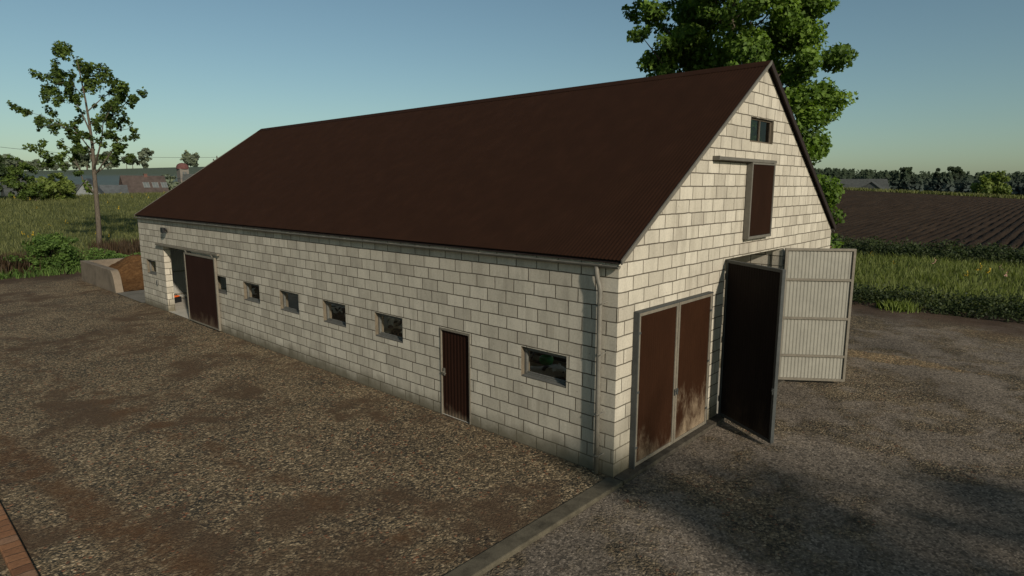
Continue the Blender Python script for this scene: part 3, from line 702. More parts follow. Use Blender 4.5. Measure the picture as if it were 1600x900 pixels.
m=MB(); m.tube([(1.9,0,0),(1.9,0,1.2),(1.75,0,1.34),(1.4,0,1.38),(.5,0,1.3),(.2,0,1.1),(.2,0,.75),(.5,0,.55),(1.9,0,.5)],.032,8); m.build('tube',M['pipe'],div,smooth=True)
for y in (3.0,12.2,14.4): dup(div,(.9,y,.05))

# ------------------------------------------------------------------ manure bunker
b=empty('bunker',(0,30,0),0,'low concrete manure bunker with rounded wall ends beyond the far end of the barn','bunker')
def bunkwall(x0,x1):
    ya,yb,h=27.35,33.2,1.07
    pts=[(ya,0)]+[(ya+.75*(1-math.cos(t)) if 0 else ya+.08+.6*(1-math.cos(t)),h*math.sin(t)*.98) for t in np.linspace(.35,PI/2,10)]+[(yb,h),(yb,0)]
    m=MB(); n=len(pts); vs=[(x,y-30,z) for x in (x0,x1) for y,z in pts]
    m.add(vs,[tuple(range(n))[::-1],tuple(range(n,2*n))]+[(i,(i+1)%n,(i+1)%n+n,i+n) for i in range(n)])
    m.build('side_wall',M['bunk'],b,bevel=.015)
bunkwall(-.12,.2); bunkwall(7.7,8.02)
m=MB(); m.box(.203,7.697,2.85,3.18,0,1.06); m.build('back_wall',M['bunk'],b,bevel=.015)
xs=np.linspace(.22,7.68,60); ysm=np.linspace(27.55,32.82,50); XX,YY=np.meshgrid(xs,ysm)
hh=1.2*sm((YY-27.5)/4.2)*sm((XX+.5)/2.6)*sm((8.6-XX)/2.5)*(1-.25*sm((YY-31.8)/1.5))
hh=np.minimum(hh,1.75)*(1+.06*np.sin(XX*2.3)*np.sin(YY*2.9))+rng.normal(0,.018,XX.shape)+.035
V=np.stack([XX,YY,hh],-1).reshape(-1,3); n0,n1=XX.shape; idx=np.arange(n0*n1).reshape(n0,n1); F=np.stack([idx[:-1,:-1],idx[:-1,1:],idx[1:,1:],idx[1:,:-1]],-1).reshape(-1,4)
tag(np_mesh('manure_heap',V,F,M['manure'],smooth=True),'sloping heap of orange brown manure filling the concrete bunker','manure heap')

# ------------------------------------------------------------------ vegetation
LEAF=np.array([(0,-.5),(.36,-.22),(.52,.14),(.18,.16),(0,.62),(-.18,.16),(-.52,.14),(-.36,-.22)])
LEAF6=np.array([(0,-.5),(.3,-.1),(.18,.3),(0,.55),(-.18,.3),(-.3,-.1)])
def unit(v): return v/np.maximum(np.linalg.norm(v,axis=-1,keepdims=True),1e-9)
def leaves(P,Nrm,size,shape=LEAF,r=rng):
    n=len(P); Nrm=unit(Nrm); t=unit(np.cross(Nrm,r.normal(size=(n,3)))); bt=np.cross(Nrm,t)
    s=np.asarray(size).reshape(-1,1,1)*np.ones((n,1,1)); k=len(shape)
    V=P[:,None]+s*(t[:,None]*shape[None,:,:1]+bt[:,None]*shape[None,:,1:]); 
    V=V-s*Nrm[:,None]*(np.abs(shape[None,:,:1])*.35)
    return V.reshape(-1,3),np.arange(n*k).reshape(n,k)
def cluster_leaves(cents,rads,per,size,up=.5,r=rng,shape=LEAF,center=None,flat=.7):
    P=[];Nn=[];var=[]
    for c,rd in zip(cents,rads):
        n=max(3,int(per*(rd/np.mean(rads))**2)); d=r.normal(size=(n,3)); d=unit(d)*(r.random((n,1))**.45)*rd; d[:,2]*=flat; ax=unit(r.normal(size=3)+np.array([0,0,.3])); d=d*.82+ax*(d@ax)[:,None]*.75
        P.append(np.asarray(c)+d); out=unit(d)
        Nn.append(out*.7+r.normal(size=(n,3))*.55+np.array([0,0,up]))
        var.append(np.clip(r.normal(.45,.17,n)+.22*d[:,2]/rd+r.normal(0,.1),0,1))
    P=np.vstack(P);Nn=np.vstack(Nn);var=np.concatenate(var)
    V,F=leaves(P,Nn,size*(.65+.7*r.random(len(P))),shape,r); return V,F,var
def tree(name,loc,label,cat,height_,crown_z,crown_r,nclus,crad,per,size,leafm,barkm,tr=.2,seed=1,group=None,squash=1.0,up=.5,lean=(0,0),shape=LEAF,topbias=0.0,limbs=True,boxy=False):
    r=np.random.default_rng(seed); t=empty(name,loc,0,label,cat,group)
    ch=height_-crown_z; cz=crown_z+ch*.5; cents=[];rads=[]
    while len(cents)<nclus:
        d=r.normal(size=3); d=d/np.linalg.norm(d)*(r.random()**.38); z=cz+d[2]*ch*.5
        f=1-.35*max(0,d[2])-topbias*max(0,d[2]); p=np.array([d[0]*crown_r*f,d[1]*crown_r*f*squash,z])
        if boxy:
            tt=r.uniform(-1,1); a_=r.uniform(0,2*PI); tip=r.random()<.14
            rr_=crown_r*float(np.interp(tt,[-1,-.85,-.4,0,.5,.8,1],[.9,1.17,1.12,1.12,1.0,.85,.5]))*(r.random()**.36 if not tip else r.uniform(1.05,1.22))
            z=cz+tt*ch*.5; p=np.array([rr_*math.cos(a_),rr_*math.sin(a_),z])
        p+=r.normal(0,.05*crown_r,3)
        cents.append(p+np.array([lean[0],lean[1],0])*(z/height_)); rads.append(crad*r.uniform(.65,1.25)*(.55 if boxy and tip else 1))
    m=MB(); k=7; tp=[(lean[0]*(i/k)**1.3+r.normal(0,.04)*(i>0),lean[1]*(i/k)+r.normal(0,.04)*(i>0),-.25+ (height_*.86)*i/k) for i in range(k+1)]
    m.tube(tp,[tr*(1.15-.98*(i/k)**.8) for i in range(k+1)],9)
    if limbs:
        for c in cents[:min(nclus,46)]:
            rad_=math.hypot(c[0],c[1]); zb=max(crown_z*.75,c[2]-.75*rad_-.3); zb=min(zb,height_*.82); f=(zb+.25)/(height_*.86); i=min(k-1,int(f*k)); fr=f*k-i
            a=Vector(tp[i]).lerp(Vector(tp[i+1]),fr); e=Vector(c); mid=a.lerp(e,.5)+Vector((r.normal(0,.12),r.normal(0,.12),-.12*rad_*.4)); rb=tr*.42*(1.1-f)
            m.tube([a,mid,e],[max(rb,.012),max(rb*.62,.01),.007],6,False)
    m.build('trunk',barkm,t,smooth=True)
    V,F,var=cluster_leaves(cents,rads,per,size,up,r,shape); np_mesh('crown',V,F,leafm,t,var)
    return t
# big maple behind the barn
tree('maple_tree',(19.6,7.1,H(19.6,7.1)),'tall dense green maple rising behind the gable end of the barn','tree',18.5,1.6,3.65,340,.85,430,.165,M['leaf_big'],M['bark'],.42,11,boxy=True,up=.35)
# young tree beside the meadow: limbs follow the photo's outline
t=empty('young_tree',(4.1,47.0,H(4.1,47.0)),0,'slender young tree with sparse leaf tufts standing alone beyond the manure bunker','tree')
r=np.random.default_rng(5); S=.0465
rv=np.array([math.cos(.825),-math.sin(.825),0]); fv=np.array([math.sin(.825),math.cos(.825),0])
pit=.1628; f3=np.array([fv[0]*math.cos(pit),fv[1]*math.cos(pit),-math.sin(pit)]); u3=np.cross(rv,f3)
def pt(a,b,dep):   # trunk and limb layout, laid out in the plane of the crown, then given depth
    off=rv*(a-155)*S+u3*(390-b)*S; k_=off[0]*0+1; v_=off+fv*dep; return Vector(v_)
m=MB(); trunk=[pt(156,396,0),pt(154,350,0),pt(150,300,0),pt(146,262,.05),pt(143,225,.1),pt(139,190,.05),pt(133,150,0),pt(127,115,-.1),pt(121,85,-.1)]
m.tube(trunk,[.2,.165,.15,.135,.105,.085,.06,.04,.015],10)
lim=[((147,270),[(175,225),(188,205)],.5,.06),((146,262),[(165,215),(172,190),(190,165)],-.8,.07),((150,300),[(128,280),(118,255),(100,238),(82,240)],.4,.06),((143,232),[(125,205),(110,195),(88,180),(62,172)],-.9,.045),
     ((140,200),[(118,165),(103,150),(85,120),(72,105)],.8,.055),((136,170),[(150,150),(165,130),(172,118)],1.1,.045),((139,190),[(165,178),(195,150),(212,138)],.5,.045),((143,222),[(160,200),(180,190)],1.4,.045),
     ((133,150),[(120,125),(100,135)],-1.0,.03),((145,250),[(128,228),(115,215)],.9,.035),((130,135),[(145,115),(155,108)],-.8,.03),((125,105),[(112,95)],.5,.02),((142,215),[(120,200),(98,188),(55,190),(42,168)],.9,.035),((147,268),[(168,245),(185,235)],1.2,.045),((118,255),[(95,225),(62,218)],1.1,.03),((170,195),[(185,215),(195,230)],-.4,.03)]
cents=[];rads=[]
for st_,pts,dep,rb in lim:
    pp=[pt(st_[0],st_[1],.0 if st_!=(118,255) else .3)]; n=len(pts)
    for i,(a,b) in enumerate(pts): pp.append(pt(a,b,dep*(i+1)/n*1.6+r.normal(0,.12)))
    m.tube(pp,[rb*(1-.85*i/n) for i in range(n+1)],7)
spots=[(118,75,13),(126,86,12),(112,92,12),(105,100,8),(70,103,11),(80,110,12),(90,118,12),(63,112,9),(66,131,9),(80,136,11),(97,140,13),(92,150,10),(108,150,10),(105,157,7),(160,104,10),(172,110,12),(162,122,13),(178,125,10),(148,124,10),(152,134,9),(180,135,8),(210,137,11),(203,145,10),(214,150,8),(190,150,11),(178,146,9),(170,160,11),(196,166,10),(182,165,11),(160,165,9),(187,180,11),(170,176,9),(178,192,10),(163,186,8),(141,176,8),(190,208,8),(176,207,9),(195,228,10),(184,236,9),(178,222,8),(40,166,8),(48,172,8),(50,185,9),(60,192,9),(68,186,8),(82,170,9),(92,176,9),(108,182,7),(100,192,7),(84,188,7),(62,219,8),(70,228,9),(80,236,10),(76,248,10),(66,252,8),(95,242,9),(104,236,7),(100,252,7),(115,212,9),(124,220,7),(118,228,6),(133,208,7),(150,212,8),(136,230,6),(152,240,6),(120,118,9),(128,130,7),(140,150,7),(150,195,7),(157,222,6)]
for a,b,rr in spots:
    c=pt(a+r.normal(0,1),b+r.normal(0,1),r.normal(0,1.0)); cents.append(np.array(c)); rads.append(rr*S*.95)
    # twig to the nearest limb point is left to the leaf mass
for st_,pts,dep,rb in lim:
    for i in range(len(pts)):
        for q in range(2):
            a,b=pts[i]; a0,b0=(pts[i-1] if i else st_); f=r.uniform(.35,1.05) if i else r.uniform(.7,1.05)
            cents.append(np.array(pt(a0+(a-a0)*f+r.normal(0,3),b0+(b-b0)*f+r.normal(0,3),dep*(i+f)/len(pts)*1.6+r.normal(0,.25)))); rads.append(r.uniform(.16,.34))
m.build('trunk',M['barkp'],t,smooth=True)
V,F,var=cluster_leaves(cents,rads,54,.2,.6,r,flat=1.0); np_mesh('crown',V,F,M['leaf_young'],t,var)

# left edge trees and bushes at the top of the meadow
def onz(x,y): return (x,y,H(x,y))
tree('broadleaf_tree',onz(6.6,112),'tall dark tree cut by the left edge of the photo behind the meadow','tree',9.0,.4,3.0,48,.95,150,.38,M['leaf_dark'],M['bark'],.2,21)
tree('broadleaf_tree',onz(9.9,109),'loose thin tree just right of the dark one at the left edge','tree',6.6,.4,2.3,26,.7,80,.32,M['leaf_young'],M['bark'],.12,22)
tree('bush',onz(13.3,105),'wide yellow green bush on the crest of the meadow','bush',3.7,-.2,2.5,40,.8,80,.36,M['leaf_lime'],M['bark'],.1,23)
tree('bush',onz(10.6,103.5),'small darker bush left of the yellow green bush on the crest','bush',2.2,-.2,1.6,14,.6,70,.3,M['leaf_young'],M['bark'],.06,24)
# weeds along the yard's far edge
tree('bush',onz(-.5,39.2),'bright green leafy bush at the back edge of the gravel yard','bush',2.4,-.1,1.5,52,.42,260,.125,M['leaf_bush'],M['bark'],.05,25,shape=LEAF6)
def blades(name,n,xy,hfun,w,mat,kind='stuff',label=None,cat=None,lean=.3,seed=3,zf=height,clump=None):
    r=np.random.default_rng(seed); p=xy(r,n); n=len(p); z=zf(p[:,0],p[:,1]); h=hfun(r,p); a=r.random(n)*2*PI
    d=np.stack([np.cos(a),np.sin(a),np.zeros(n)],-1); l=r.normal(0,lean,(n,2))*h[:,None]
    b=np.stack([p[:,0],p[:,1],z-.04],-1); ww=(w*(.6+.8*r.random(n)))[:,None]
    tip=b+np.concatenate([l,h[:,None]],1); mid=b+np.concatenate([l*.35,h[:,None]*.55],1)
    V=np.stack([b-d*ww*.5,b+d*ww*.5,mid+d*ww*.42,tip,mid-d*ww*.42],1).reshape(-1,3); F=np.arange(n*5).reshape(n,5)
    var=np.clip(r.normal(.5,.2,n),0,1)
    if clump is not None: var=np.clip(var+clump(p),0,1)
    o=np_mesh(name,V,F,mat,None,var); return tag(o,label,cat,None,kind)
cl=lambda p:.22*np.sin(p[:,0]*.9+np.sin(p[:,1]*.5))*np.sin(p[:,1]*.35+1)
def meadow(r,n):
    y=38+90*r.random(n)**1.35; x=-48+(y*.9+85)*r.random(n)-10; x=np.where(r.random(n)<.55,-26+(y*.62+38)*r.random(n),x); return np.stack([x,y],-1)
blades('meadow_grass',110000,meadow,lambda r,p:(.14+.22*r.random(len(p)))*(1+.004*p[:,1]),.05,M['grass'],clump=cl,seed=4,label='rough green meadow grass sloping up behind the yard',cat='grass')
def strip(x0,x1,y0,y1): return lambda r,n:np.stack([x0+(x1-x0)*r.random(n),y0+(y1-y0)*r.random(n)],-1)
blades('verge_grass',52000,strip(22,41.5,-28,26),lambda r,p:.22+.33*r.random(len(p))**1.5,.034,M['grassr'],seed=5,label='tall light green grass on the verge between the two hedges',cat='grass',clump=lambda p:.2*np.sin(p[:,0]*1.1)*np.sin(p[:,1]*.8+p[:,0]*.3))
blades('verge_grass',9000,strip(166,173,-70,120),lambda r,p:.6+.6*r.random(len(p)),.3,M['grass'],seed=6,label='thin strip of grass along the far edge of the ploughed field',cat='grass')
def dock(r,n):
    a=strip(-9,-.9,38.4,41.5)(r,n//2); b=strip(3.2,12,40.5,46)(r,n-n//2); return np.vstack([a,b])
blades('dock_weeds',9000,dock,lambda r,p:.55+.75*r.random(len(p)),.06,M['weed_brown'],seed=7,label='reddish brown dock stalks along the back of the yard',cat='weeds',lean=.12)
def nett(r,n):
    return np.vstack([strip(-10,-2,37.2,38.8)(r,n//3),strip(.3,12,38.2,41.5)(r,n-n//3)])
def weedleaves(name,n,xy,hmax,size,mat,seed,label,cat,kind='stuff'):
    r=np.random.default_rng(seed); p=xy(r,n); z=height(p[:,0],p[:,1]); hz=r.random(n)**.7*hmax*(.55+.45*np.sin(p[:,0]*1.9+p[:,1])*np.sin(p[:,0]*.7))
    P=np.stack([p[:,0],p[:,1],z+np.abs(hz)],-1); Nn=r.normal(size=(n,3))*.6+np.array([-.1,-.4,.6]); V,F=leaves(P,Nn,size*(.6+.8*r.random(n)),LEAF6,r)
    return tag(np_mesh(name,V,F,mat,None,np.clip(r.normal(.4,.18,n)+.3*np.abs(hz)/hmax,0,1)),label,cat,None,kind)
weedleaves('nettle_weeds',22000,nett,1.0,.115,M['leaf_bush'],8,'bright green nettles and weeds around the foot of the young tree','weeds')
blades('field_edge_weeds',5000,strip(-12,13,36.6,39.2),lambda r,p:.2+.5*r.random(len(p))**2,.05,M['leaf_bush'],seed=9,label='short green weeds at the edge of the gravel',cat='weeds')
# hedges on the right
def hedge(name,x0,x1,y0,y1,h,n,label,seed,size):
    r=np.random.default_rng(seed); x=x0+(x1-x0)*r.random(n); y=y0+(y1-y0)*r.random(n); u=(x-x0)/(x1-x0)
    top=h*(.62+.2*np.sin(y*1.1)*np.sin(y*.37+x)+.22*np.sin(y*2.7+x*1.3)*np.sin(x*2.1)+.12*r.normal(size=n))*np.clip(4*np.minimum(u,1-u)+.35,0,1)
    k=r.random(n)**.5; P=np.stack([x,y,height(x,y)+np.abs(top)*k],-1); Nn=r.normal(size=(n,3))*.6+np.array([-.3,-.2,.6])
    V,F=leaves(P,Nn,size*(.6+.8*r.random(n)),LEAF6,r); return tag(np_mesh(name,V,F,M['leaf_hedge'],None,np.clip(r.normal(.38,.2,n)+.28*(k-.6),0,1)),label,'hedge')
hedge('hedge',20.5,23.0,-26,24,.95,36000,'low dark green hedge at the edge of the packed yard in front of the verge',31,.105)
hedge('hedge',40.6,46.2,-40,34,1.25,48000,'dark green hedge between the grass verge and the ploughed field',32,.17)
blades('grass_tuft',500,lambda r,n:np.array([20.6,-.2])+r.normal(0,.28,(n,2)),lambda r,p:.25+.3*r.random(len(p)),.04,M['leaf_lime'],kind=None,seed=10,label='bright green grass tuft in front of the low hedge by the yard',cat='grass tuft')
# flowers
def flower(name,col,label,cat,group,loc,h=.75):
    t=empty(name,loc,0,label,cat,group); m=MB(); m.tube([(0,0,-.1),(.03,.01,h*.6),(.0,.0,h)],.012,5); m.tube([(.02,0,h*.5),(.12,.03,h*.82)],.009,5); m.build('stem',M['stalk'],t)
    r=np.random.default_rng(77); P=np.array([(0,0,h-.02*i) for i in range(8)]+[(.12,.03,h*.82-.02*i) for i in range(5)])+r.normal(0,.03,(13,3)); V,F=leaves(P,r.normal(size=(13,3)),np.full(13,.1),LEAF6,r); np_mesh('blossom',V,F,M[col],t); return t
def H2(x,y): return (x,y,H(x,y))
yl='tall yellow wildflower standing in the meadow grass on the left'; fr_=np.random.default_rng(12)
f0=None
for i in range(36):
    y=42+78*fr_.random(); x=CAM[0]+(y-CAM[1])*math.tan(R(8.5+14*fr_.random()))
    sc=fr_.uniform(.6,1.15)
    if f0 is None: f0=flower('wildflower','yellow',yl,'flower','yellow wildflowers in the meadow',H2(x,y))
    else: dup(f0,H2(x,y),fr_.random()*6,sc)
yr='yellow wildflower standing in the verge between the two hedges'; first=None
for x,y in ((28.6,5.2),(31,5.6),(33.5,2.6),(31.5,-1.7),(31.0,-2.1),(29.2,-3.8),(36.5,4.5),(27.2,-4.7),(38,9.0),(30.4,-1.3)):
    if first is None: first=flower('wildflower','yellow',yr,'flower','yellow wildflowers in the verge',H2(x,y))
    else: dup(first,H2(x,y),fr_.random()*6,fr_.uniform(.8,1.2))
pr='pale pink wildflower standing in the verge between the two hedges'; first=None
for x,y in ((31.5,6.2),(28,4.9),(33.5,.6),(30,-2.9),(33,-2.4),(35,-4.8),(27,-4.2),(36,6.8)):
    if first is None: first=flower('wildflower','pink',pr,'flower','pink wildflowers in the verge',H2(x,y),.85)
    else: dup(first,H2(x,y),fr_.random()*6,fr_.uniform(.8,1.25))

# direction helpers for far things: azimuth (deg, from +y to +x) and range seen from the yard
def polar(az,d): return (CAM[0]+d*math.sin(R(az)),CAM[1]+d*math.cos(R(az)))
# lone bush at the field edge
x,y=polar(84.8,186); tree('bush',onz(x,y),'round light green bush at the far edge of the ploughed field','bush',6.2,-.2,3.7,30,1.1,70,.6,M['leaf_lime'],M['bark'],.15,41)
# trees on the ridge
haze=[]
def ridge(az,h,w,seed,label,group=None,pine=False,d=430,name='ridge_tree'):
    x,y=polar(az,d)
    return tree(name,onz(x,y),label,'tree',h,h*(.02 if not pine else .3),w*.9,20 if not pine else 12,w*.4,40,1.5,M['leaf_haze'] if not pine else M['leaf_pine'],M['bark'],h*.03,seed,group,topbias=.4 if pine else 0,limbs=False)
for i,(az,h,w,pn,lab) in enumerate([(17.05,12,4.2,False,'lone upright pale green tree on the skyline above the brown roofed house'),(20.1,9.5,3.6,False,'pale tree on the skyline left behind the red capped tower'),(20.5,10.5,3.8,False,'pale tree on the skyline right behind the red capped tower'),
      (15.85,6.5,3.4,True,'left of two dark spreading pines on the skyline over the brown roof'),(16.25,7,3.2,True,'right of two dark spreading pines on the skyline over the brown roof'),(14.8,10.5,4.0,False,'pale rounded tree on the skyline right of the young trunk'),
      (14.2,8,4.5,False,'low wide pale tree on the skyline behind the young trunk'),(13.3,13,3.6,True,'tall dark pine on the skyline just left of the young trunk'),(12.85,10.5,3.8,False,'pale green tree on the skyline beside the tall dark pine')]):
    ridge(az,h,w,50+i,lab,None,pn)
p0=None
for i in range(9):
    az=8.5+.42*i+fr_.uniform(-.15,.15); x,y=polar(az,425+fr_.uniform(-12,12)); sc=fr_.uniform(.85,1.2)
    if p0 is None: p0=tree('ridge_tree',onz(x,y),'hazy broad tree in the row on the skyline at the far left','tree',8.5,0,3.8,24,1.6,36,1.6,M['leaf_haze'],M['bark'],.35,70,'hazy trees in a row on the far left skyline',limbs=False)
    else: dup(p0,onz(x,y),fr_.random()*6,sc*(.5 if i>4 else .62))
# far wood on the right: too many to count
r=np.random.default_rng(80); P=[];Nn=[];sz=[];vr=[]
for i in range(1500):
    x=285+60*r.random(); y=-130+310*r.random(); h=r.uniform(8.0,10.2); w=r.uniform(1.9,3.2); n=44; k=r.random(n)**.8; a=r.random(n)*2*PI; rr=w*(1-k**1.6)*(.6+.4*r.random(n))+.2
    P.append(np.stack([x+rr*np.cos(a),y+rr*np.sin(a),H(x,y)+.5+k*h],-1)); Nn.append(np.stack([np.cos(a),np.sin(a),np.full(n,.5)],-1)*.6+np.array([-.5,-.5,.3])+r.normal(0,.22,(n,3))); sz.append(np.full(n,2.3)*(1.15-.62*k)); vr.append(np.clip(r.normal(.4,.15)+.25*(k-.5)+r.normal(0,.1,n),0,1))
n=16000; x=r.uniform(288,340,n); y=r.uniform(-130,180,n); P.append(np.stack([x,y,height(x,y)+r.random(n)*7.6],-1)); Nn.append(np.array([-1,-.4,.5])+r.normal(0,.35,(n,3))); sz.append(np.full(n,2.2)); vr.append(r.uniform(.25,.6,n))
V,F=leaves(np.vstack(P),np.vstack(Nn),np.concatenate(sz),LEAF6,r); wd=np_mesh('far_wood',V,F,M['leaf_pine'],None,np.concatenate(vr)); tag(wd,'dark hazy wood along the horizon behind the ploughed field','wood',None,'stuff')
for az,h,w,pn,sd,lab in ((79.3,11.9,3.8,False,91,'broad dark crown rising out of the far wood left of its middle'),(81.3,11.8,1.7,False,92,'thin loose tree rising out of the far wood'),(82.6,12.3,4.0,False,93,'largest broad crown rising out of the far wood'),(86.7,11.9,2.0,True,94,'pointed pine rising out of the far wood near the right edge of the photo')):
    x,y=polar(az,305); tree('wood_tree',(x,y,H(x,y)),lab,'tree',h,3,w,18,w*.4,80,.9,M['leaf_wood'],M['bark'],.3,sd,limbs=False)

# ------------------------------------------------------------------ far buildings
def house(name,az,d,Lh,Wh,base,eave,ridge_,rot,wallm,roofm,label,dormers=0,chim=None,gwin=False,skylights=False):
    x,y=polar(az,d); z0=H(x,y)
    rz=-R(az)+R(rot); t=empty(name,(x,y,z0),rz,label,'house')
    e=eave-z0; q=ridge_-z0; l=Lh/2; w=Wh/2
    m=MB(); m.add([(-l,-w,-1),(l,-w,-1),(l,w,-1),(-l,w,-1),(-l,-w,e),(l,-w,e),(l,w,e),(-l,w,e),(-l,0,q-.1),(l,0,q-.1)],[(0,1,5,4),(2,3,7,6),(1,2,6,9,5),(3,0,4,8,7)]); m.build('wall',wallm,t)
    m=MB(); ov_=.35; sl_=(q-e)/w
    for s in (-1,1):
        a=(-l-ov_,s*(w+ov_),e-sl_*ov_); b=(l+ov_,s*(w+ov_),e-sl_*ov_); c_=(l+ov_,0,q); dd=(-l-ov_,0,q)
        up=(0,0,.18); A_=[Vector(k_) for k_ in (a,b,c_,dd)]; B_=[k_+Vector(up) for k_ in A_]; m.add(A_+B_,[(0,1,2,3),(7,6,5,4),(0,4,5,1),(1,5,6,2),(2,6,7,3),(3,7,4,0)])
    rf=m.build('roof',roofm,t)
    if chim is not None:
        m=MB(); m.box(chim-.33,chim+.33,-.3,.3,q-.6,q+.5); m.box(chim-.38,chim+.38,-.35,.35,q+.5,q+.6); m.build('chimney',M['chim'],rf)
    if skylights:
        for i in range(3):
            u=-.4+i*1.9; yy=-w*.55; zz=q+sl_*yy+.2
            m=MB(); m.add([(u,yy-.5,zz-.5*sl_+.03),(u+1.2,yy-.5,zz-.5*sl_+.03),(u+1.2,yy+.5,zz+.5*sl_+.03),(u,yy+.5,zz+.5*sl_+.03)],[(0,1,2,3)]); sk=m.build('skylight',M['skyl'],rf)
            m=MB(); 
            for uu in (u-.06,u+.56,u+1.18): m.add([(uu,yy-.5,zz-.5*sl_+.05),(uu+.08,yy-.5,zz-.5*sl_+.05),(uu+.08,yy+.5,zz+.5*sl_+.05),(uu,yy+.5,zz+.5*sl_+.05)],[(0,1,2,3)])
            m.build('glazing_bar',M['chim2'],sk)
    if gwin:
        m=MB(); m.box(-l-.06,-l-.01,-.5,.5,e+.1,e+1.5); gw=m.build('window',M['skyl'],t); m=MB(); m.box(-l-.08,-l-.061,-.04,.04,e+.1,e+1.5); m.build('glazing_bar',M['chim2'],gw)
        for u in (-l*.6,0,l*.6):
            m=MB(); m.box(u-.5,u+.5,-w-.04,-w-.005,e-2.2,e-1.0); m.build('window',M['skyl'],t)
    return t
M['chim']=mat_plain('chimney_brick',(.13,.06,.045)); M['chim2']=mat_plain('white_frame',(.2,.2,.19)); M['skyl']=mat_plain('far_glass',(.11,.12,.115),.35)
M['h_white']=mat_plain('far_white_wall',(.18,.19,.185)); M['h_brick']=mat_plain('far_brick',(.095,.06,.05)); M['h_grey']=mat_plain('far_grey_wall',(.15,.15,.145)); M['r_brown']=mat_tile('far_brown_tile',(.072,.055,.047)); M['r_grey']=mat_tile('far_grey_tile',(.078,.084,.085)); M['r_red']=mat_tile('far_red_tile',(.12,.055,.048)); M['h_tan']=mat_plain('far_tan_wall',(.17,.15,.125)); M['r_haze']=mat_tile('far_haze_tile',(.06,.064,.06)); M['h_haze']=mat_plain('far_haze_wall',(.062,.066,.062))  # far wall and tile colours are muted with painted distance haze
house('farmhouse',16.85,172,8.6,6.4,0,3.2,7.25,14,M['h_brick'],M['r_brown'],'brown tiled farmhouse with three skylights and a brick chimney beyond the meadow',chim=.6,gwin=True,skylights=True)
house('house',13.3,152,5,3.9,0,3.7,6.3,82,M['h_white'],M['r_grey'],'white gable fronted house behind the young tree trunk')
house('outbuilding',14.85,160,4.4,5,0,2.6,5.05,6,M['h_grey'],M['r_grey'],'low grey roofed outbuilding between the white house and the brown farmhouse')
house('house',11.6,168,6,5,0,3.0,5.2,10,M['h_haze'],M['r_haze'],'hazy low house left of the white gable house')
house('house',9.6,190,9,5,0,3.0,6.6,10,M['h_haze'],M['r_haze'],'hazy brown roofed house half hidden behind the yellow green bush')
x,y=polar(19.68,262); z0=H(x,y)
t=empty('tower',(x,y,z0),-R(19.3)+R(20),'square tan tower with a red domed cap rising over the roof slope','tower'); th=11.4-z0
m=MB(); m.box(-1.55,1.55,-1.55,1.55,-1,th); m.build('shaft',M['h_tan'],t)
m=MB(); m.box(-1.66,1.66,-1.66,1.66,th-3.6,th-3.4); m.build('string_course',M['h_grey'],t)
m=MB(); m.lathe([(2.1,th-.2),(2.1,th+.3),(2.0,th+.9),(1.6,th+1.5),(.9,th+1.9),(.1,th+2.05)],(0,0,0),16); m.build('cap',M['r_red'],t,smooth=False)
for s in (-.42,.42):
    m=MB(); m.box(s-.25,s+.25,-1.6,-1.552,th-2.7,th-1.2); m.build('window',M['skyl'],t)
m=MB(); m.tube([(0,-1.552,th-5.2),(0,-1.6,th-5.2)],.6,16); m.build('round_window',M['h_grey'],t)
house('house',20.5,258,7,6,0,5.0,9.2,-8,M['h_tan'],M['r_haze'],'low house with a dull roof beside the red capped tower')
x,y=polar(18.4,255); tree('broadleaf_tree',onz(x,y),'hazy round tree left of the red capped tower','tree',8.5,.4,4.0,16,1.7,36,1.3,M['leaf_haze'],M['bark'],.2,97,limbs=False)
house('farm_building',75.9,262,20,10,0,3.2,7.4,12,M['h_haze'],M['r_haze'],'large hazy brown roofed farm building left of the far wood')
house('farm_building',77.15,255,9,8,0,3.2,6.4,84,M['h_haze'],M['r_haze'],'hazy gabled shed right of the large farm building by the far wood')
# power line
x,y=polar(22.25,136); x2,y2=polar(3.0,118); zt=10.6
t=empty('utility_pole',(x,y,H(x,y)),-R(12),'wooden utility pole with a short crossarm showing above the roof slope','pole'); hp=zt-H(x,y)
m=MB(); m.tube([(0,0,-1),(0,0,hp)],[.17,.12],10); m.build('shaft',M['bark'],t,smooth=True)
m=MB(); m.box(-.75,.75,-.07,.07,hp-.75,hp-.6); m.build('crossarm',M['bark'],t)
for s in (-.65,0,.65):
    m=MB(); m.lathe([(.03,0),(.09,.05),(.09,.16),(.04,.2)],(s,0,(hp-.6 if s else hp)),8); m.build('insulator',M['framedark'],t)
t2=empty('utility_pole',(x2,y2,H(x2,y2)),-R(10),'second wooden utility pole further left along the power line','pole'); hp2=11.9-H(x2,y2)
m=MB(); m.tube([(0,0,-1),(0,0,hp2)],[.17,.12],10); m.build('shaft',M['bark'],t2,smooth=True); m=MB(); m.box(-.75,.75,-.07,.07,hp2-.75,hp2-.6); m.build('crossarm',M['bark'],t2)
m=MB(); a=Vector((x,y,zt-.1)); b2=Vector((x2,y2,11.8)); m.tube([a.lerp(b2,i/14)-Vector((0,0,1.1*math.sin(PI*i/14))) for i in range(15)],.025,5); m.tube([a,a+(a-b2)*.6+Vector((0,0,-.4))],.025,5)
m.build('power_cable',M['black']); tag(bpy.data.objects['power_cable'],'thin dark overhead cable crossing the sky left of the roof','cable')
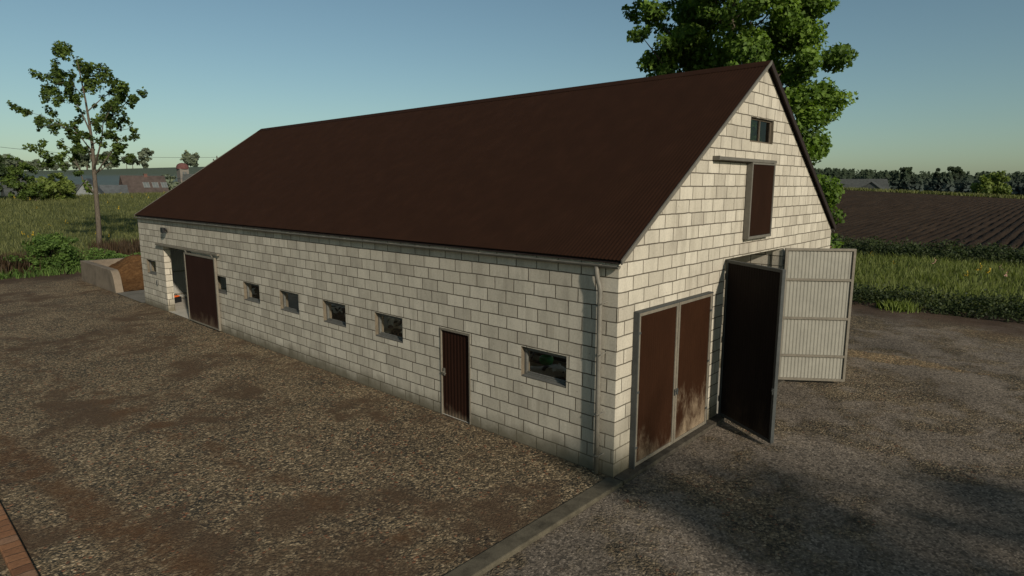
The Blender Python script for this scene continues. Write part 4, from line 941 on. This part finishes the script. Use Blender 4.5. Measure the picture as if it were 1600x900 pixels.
# trees beside the yard, out of frame, whose shadows cross the corner
t=empty('yard_tree',(1.6,-25.5,-.06),0,'tree with long spreading boughs standing south of the yard, shading the barn corner','tree')
r=np.random.default_rng(101); m=MB(); m.tube([(0,0,-.3),(.05,.1,3),(-.1,.1,6),(0,0,9.4)],[.34,.27,.2,.06],10); cents=[];rads=[]
tl=1/math.tan(R(25)); sdir=np.array([-.30,-.954,0])
for (ax,ay),(bx,by),hh_,dens,rr in (((2.2,.1),(4.4,-7),8.3,0,.1),((.9,2.2),(2.6,-6.8),7.6,5,.3),((.25,1.3),(-.35,-4.4),7.2,16,.34),((.5,-2.0),(.2,-5.5),7.5,9,.36),((-.6,-2.4),(2.2,-8.6),7.0,6,.38),((.6,-1.6),(2.4,-7.6),7.9,7,.36),((3.2,-4.3),(6.2,-9.5),8.8,8,.45),((-.5,-3.4),(1.1,-7.2),8.4,10,.4),((2.3,2.6),(.8,-.3),8.0,0,.32)):
    o_=np.array([1.6,-25.5,-.06]); P0=np.array([ax,ay,0])+sdir*hh_*tl+np.array([0,0,hh_])-o_; P1=np.array([bx,by,0])+sdir*hh_*tl+np.array([0,0,hh_+.3])-o_
    st_=Vector((0,0,min(8.6,hh_-.6))); mid=Vector(P1).lerp(Vector(P0),.45)+Vector((0,0,.15)); m.tube([st_,Vector(P1),mid,Vector(P0)],[.09,.08,.07,.03],7)
    for i in range(dens):
        f=r.random(); cents.append(P0*(1-f)+P1*f+r.normal(0,.25,3)); rads.append(rr*r.uniform(.7,1.3))
m.build('trunk',M['bark'],t,smooth=True)
V,F,var=cluster_leaves(cents,rads,50,.24,.5,r); np_mesh('crown',V,F,M['leaf_young'],t,var)

# ------------------------------------------------------------------ light, sky, camera
EL=25.0; sx,sy=-.30,-.954
sun=bpy.data.lights.new('sun','SUN'); sun.energy=4.0; sun.angle=R(1.8); sun.color=(1.0,.91,.785)
so=bpy.data.objects.new('sun',sun); C.objects.link(so); dv=Vector((sx*math.cos(R(EL)),sy*math.cos(R(EL)),math.sin(R(EL)))); so.rotation_euler=dv.to_track_quat('Z','Y').to_euler()
w=bpy.data.worlds.new('World'); scene.world=w; w.use_nodes=True; nt=w.node_tree; nt.nodes.clear()
sk=nt.nodes.new('ShaderNodeTexSky'); sk.sky_type='NISHITA'; sk.sun_disc=False; sk.sun_elevation=R(EL); sk.sun_rotation=math.atan2(sx,sy); sk.air_density=1.0; sk.dust_density=.9; sk.ozone_density=1.2
hs=nt.nodes.new('ShaderNodeHueSaturation'); hs.inputs['Saturation'].default_value=.92
mu=nt.nodes.new('ShaderNodeMix'); mu.data_type='RGBA'; mu.blend_type='MULTIPLY'; mu.inputs[0].default_value=1; mu.inputs[7].default_value=(.84,1.0,.94,1)
bg=nt.nodes.new('ShaderNodeBackground'); bg.inputs[1].default_value=.075; wo=nt.nodes.new('ShaderNodeOutputWorld')
nt.links.new(sk.outputs[0],hs.inputs['Color']); nt.links.new(hs.outputs[0],mu.inputs[6]); nt.links.new(mu.outputs[2],bg.inputs[0]); nt.links.new(bg.outputs[0],wo.inputs[0])
cam=bpy.data.cameras.new('camera'); co=bpy.data.objects.new('camera',cam); C.objects.link(co); co.location=tuple(CAM); co.rotation_euler=(PI/2-.1628,0,-.825)
cam.sensor_width=36; cam.lens=967.71/1600*36; cam.clip_start=.1; cam.clip_end=9000; scene.camera=co
scene.view_settings.view_transform='Standard'; scene.view_settings.look='None'; scene.view_settings.exposure=0
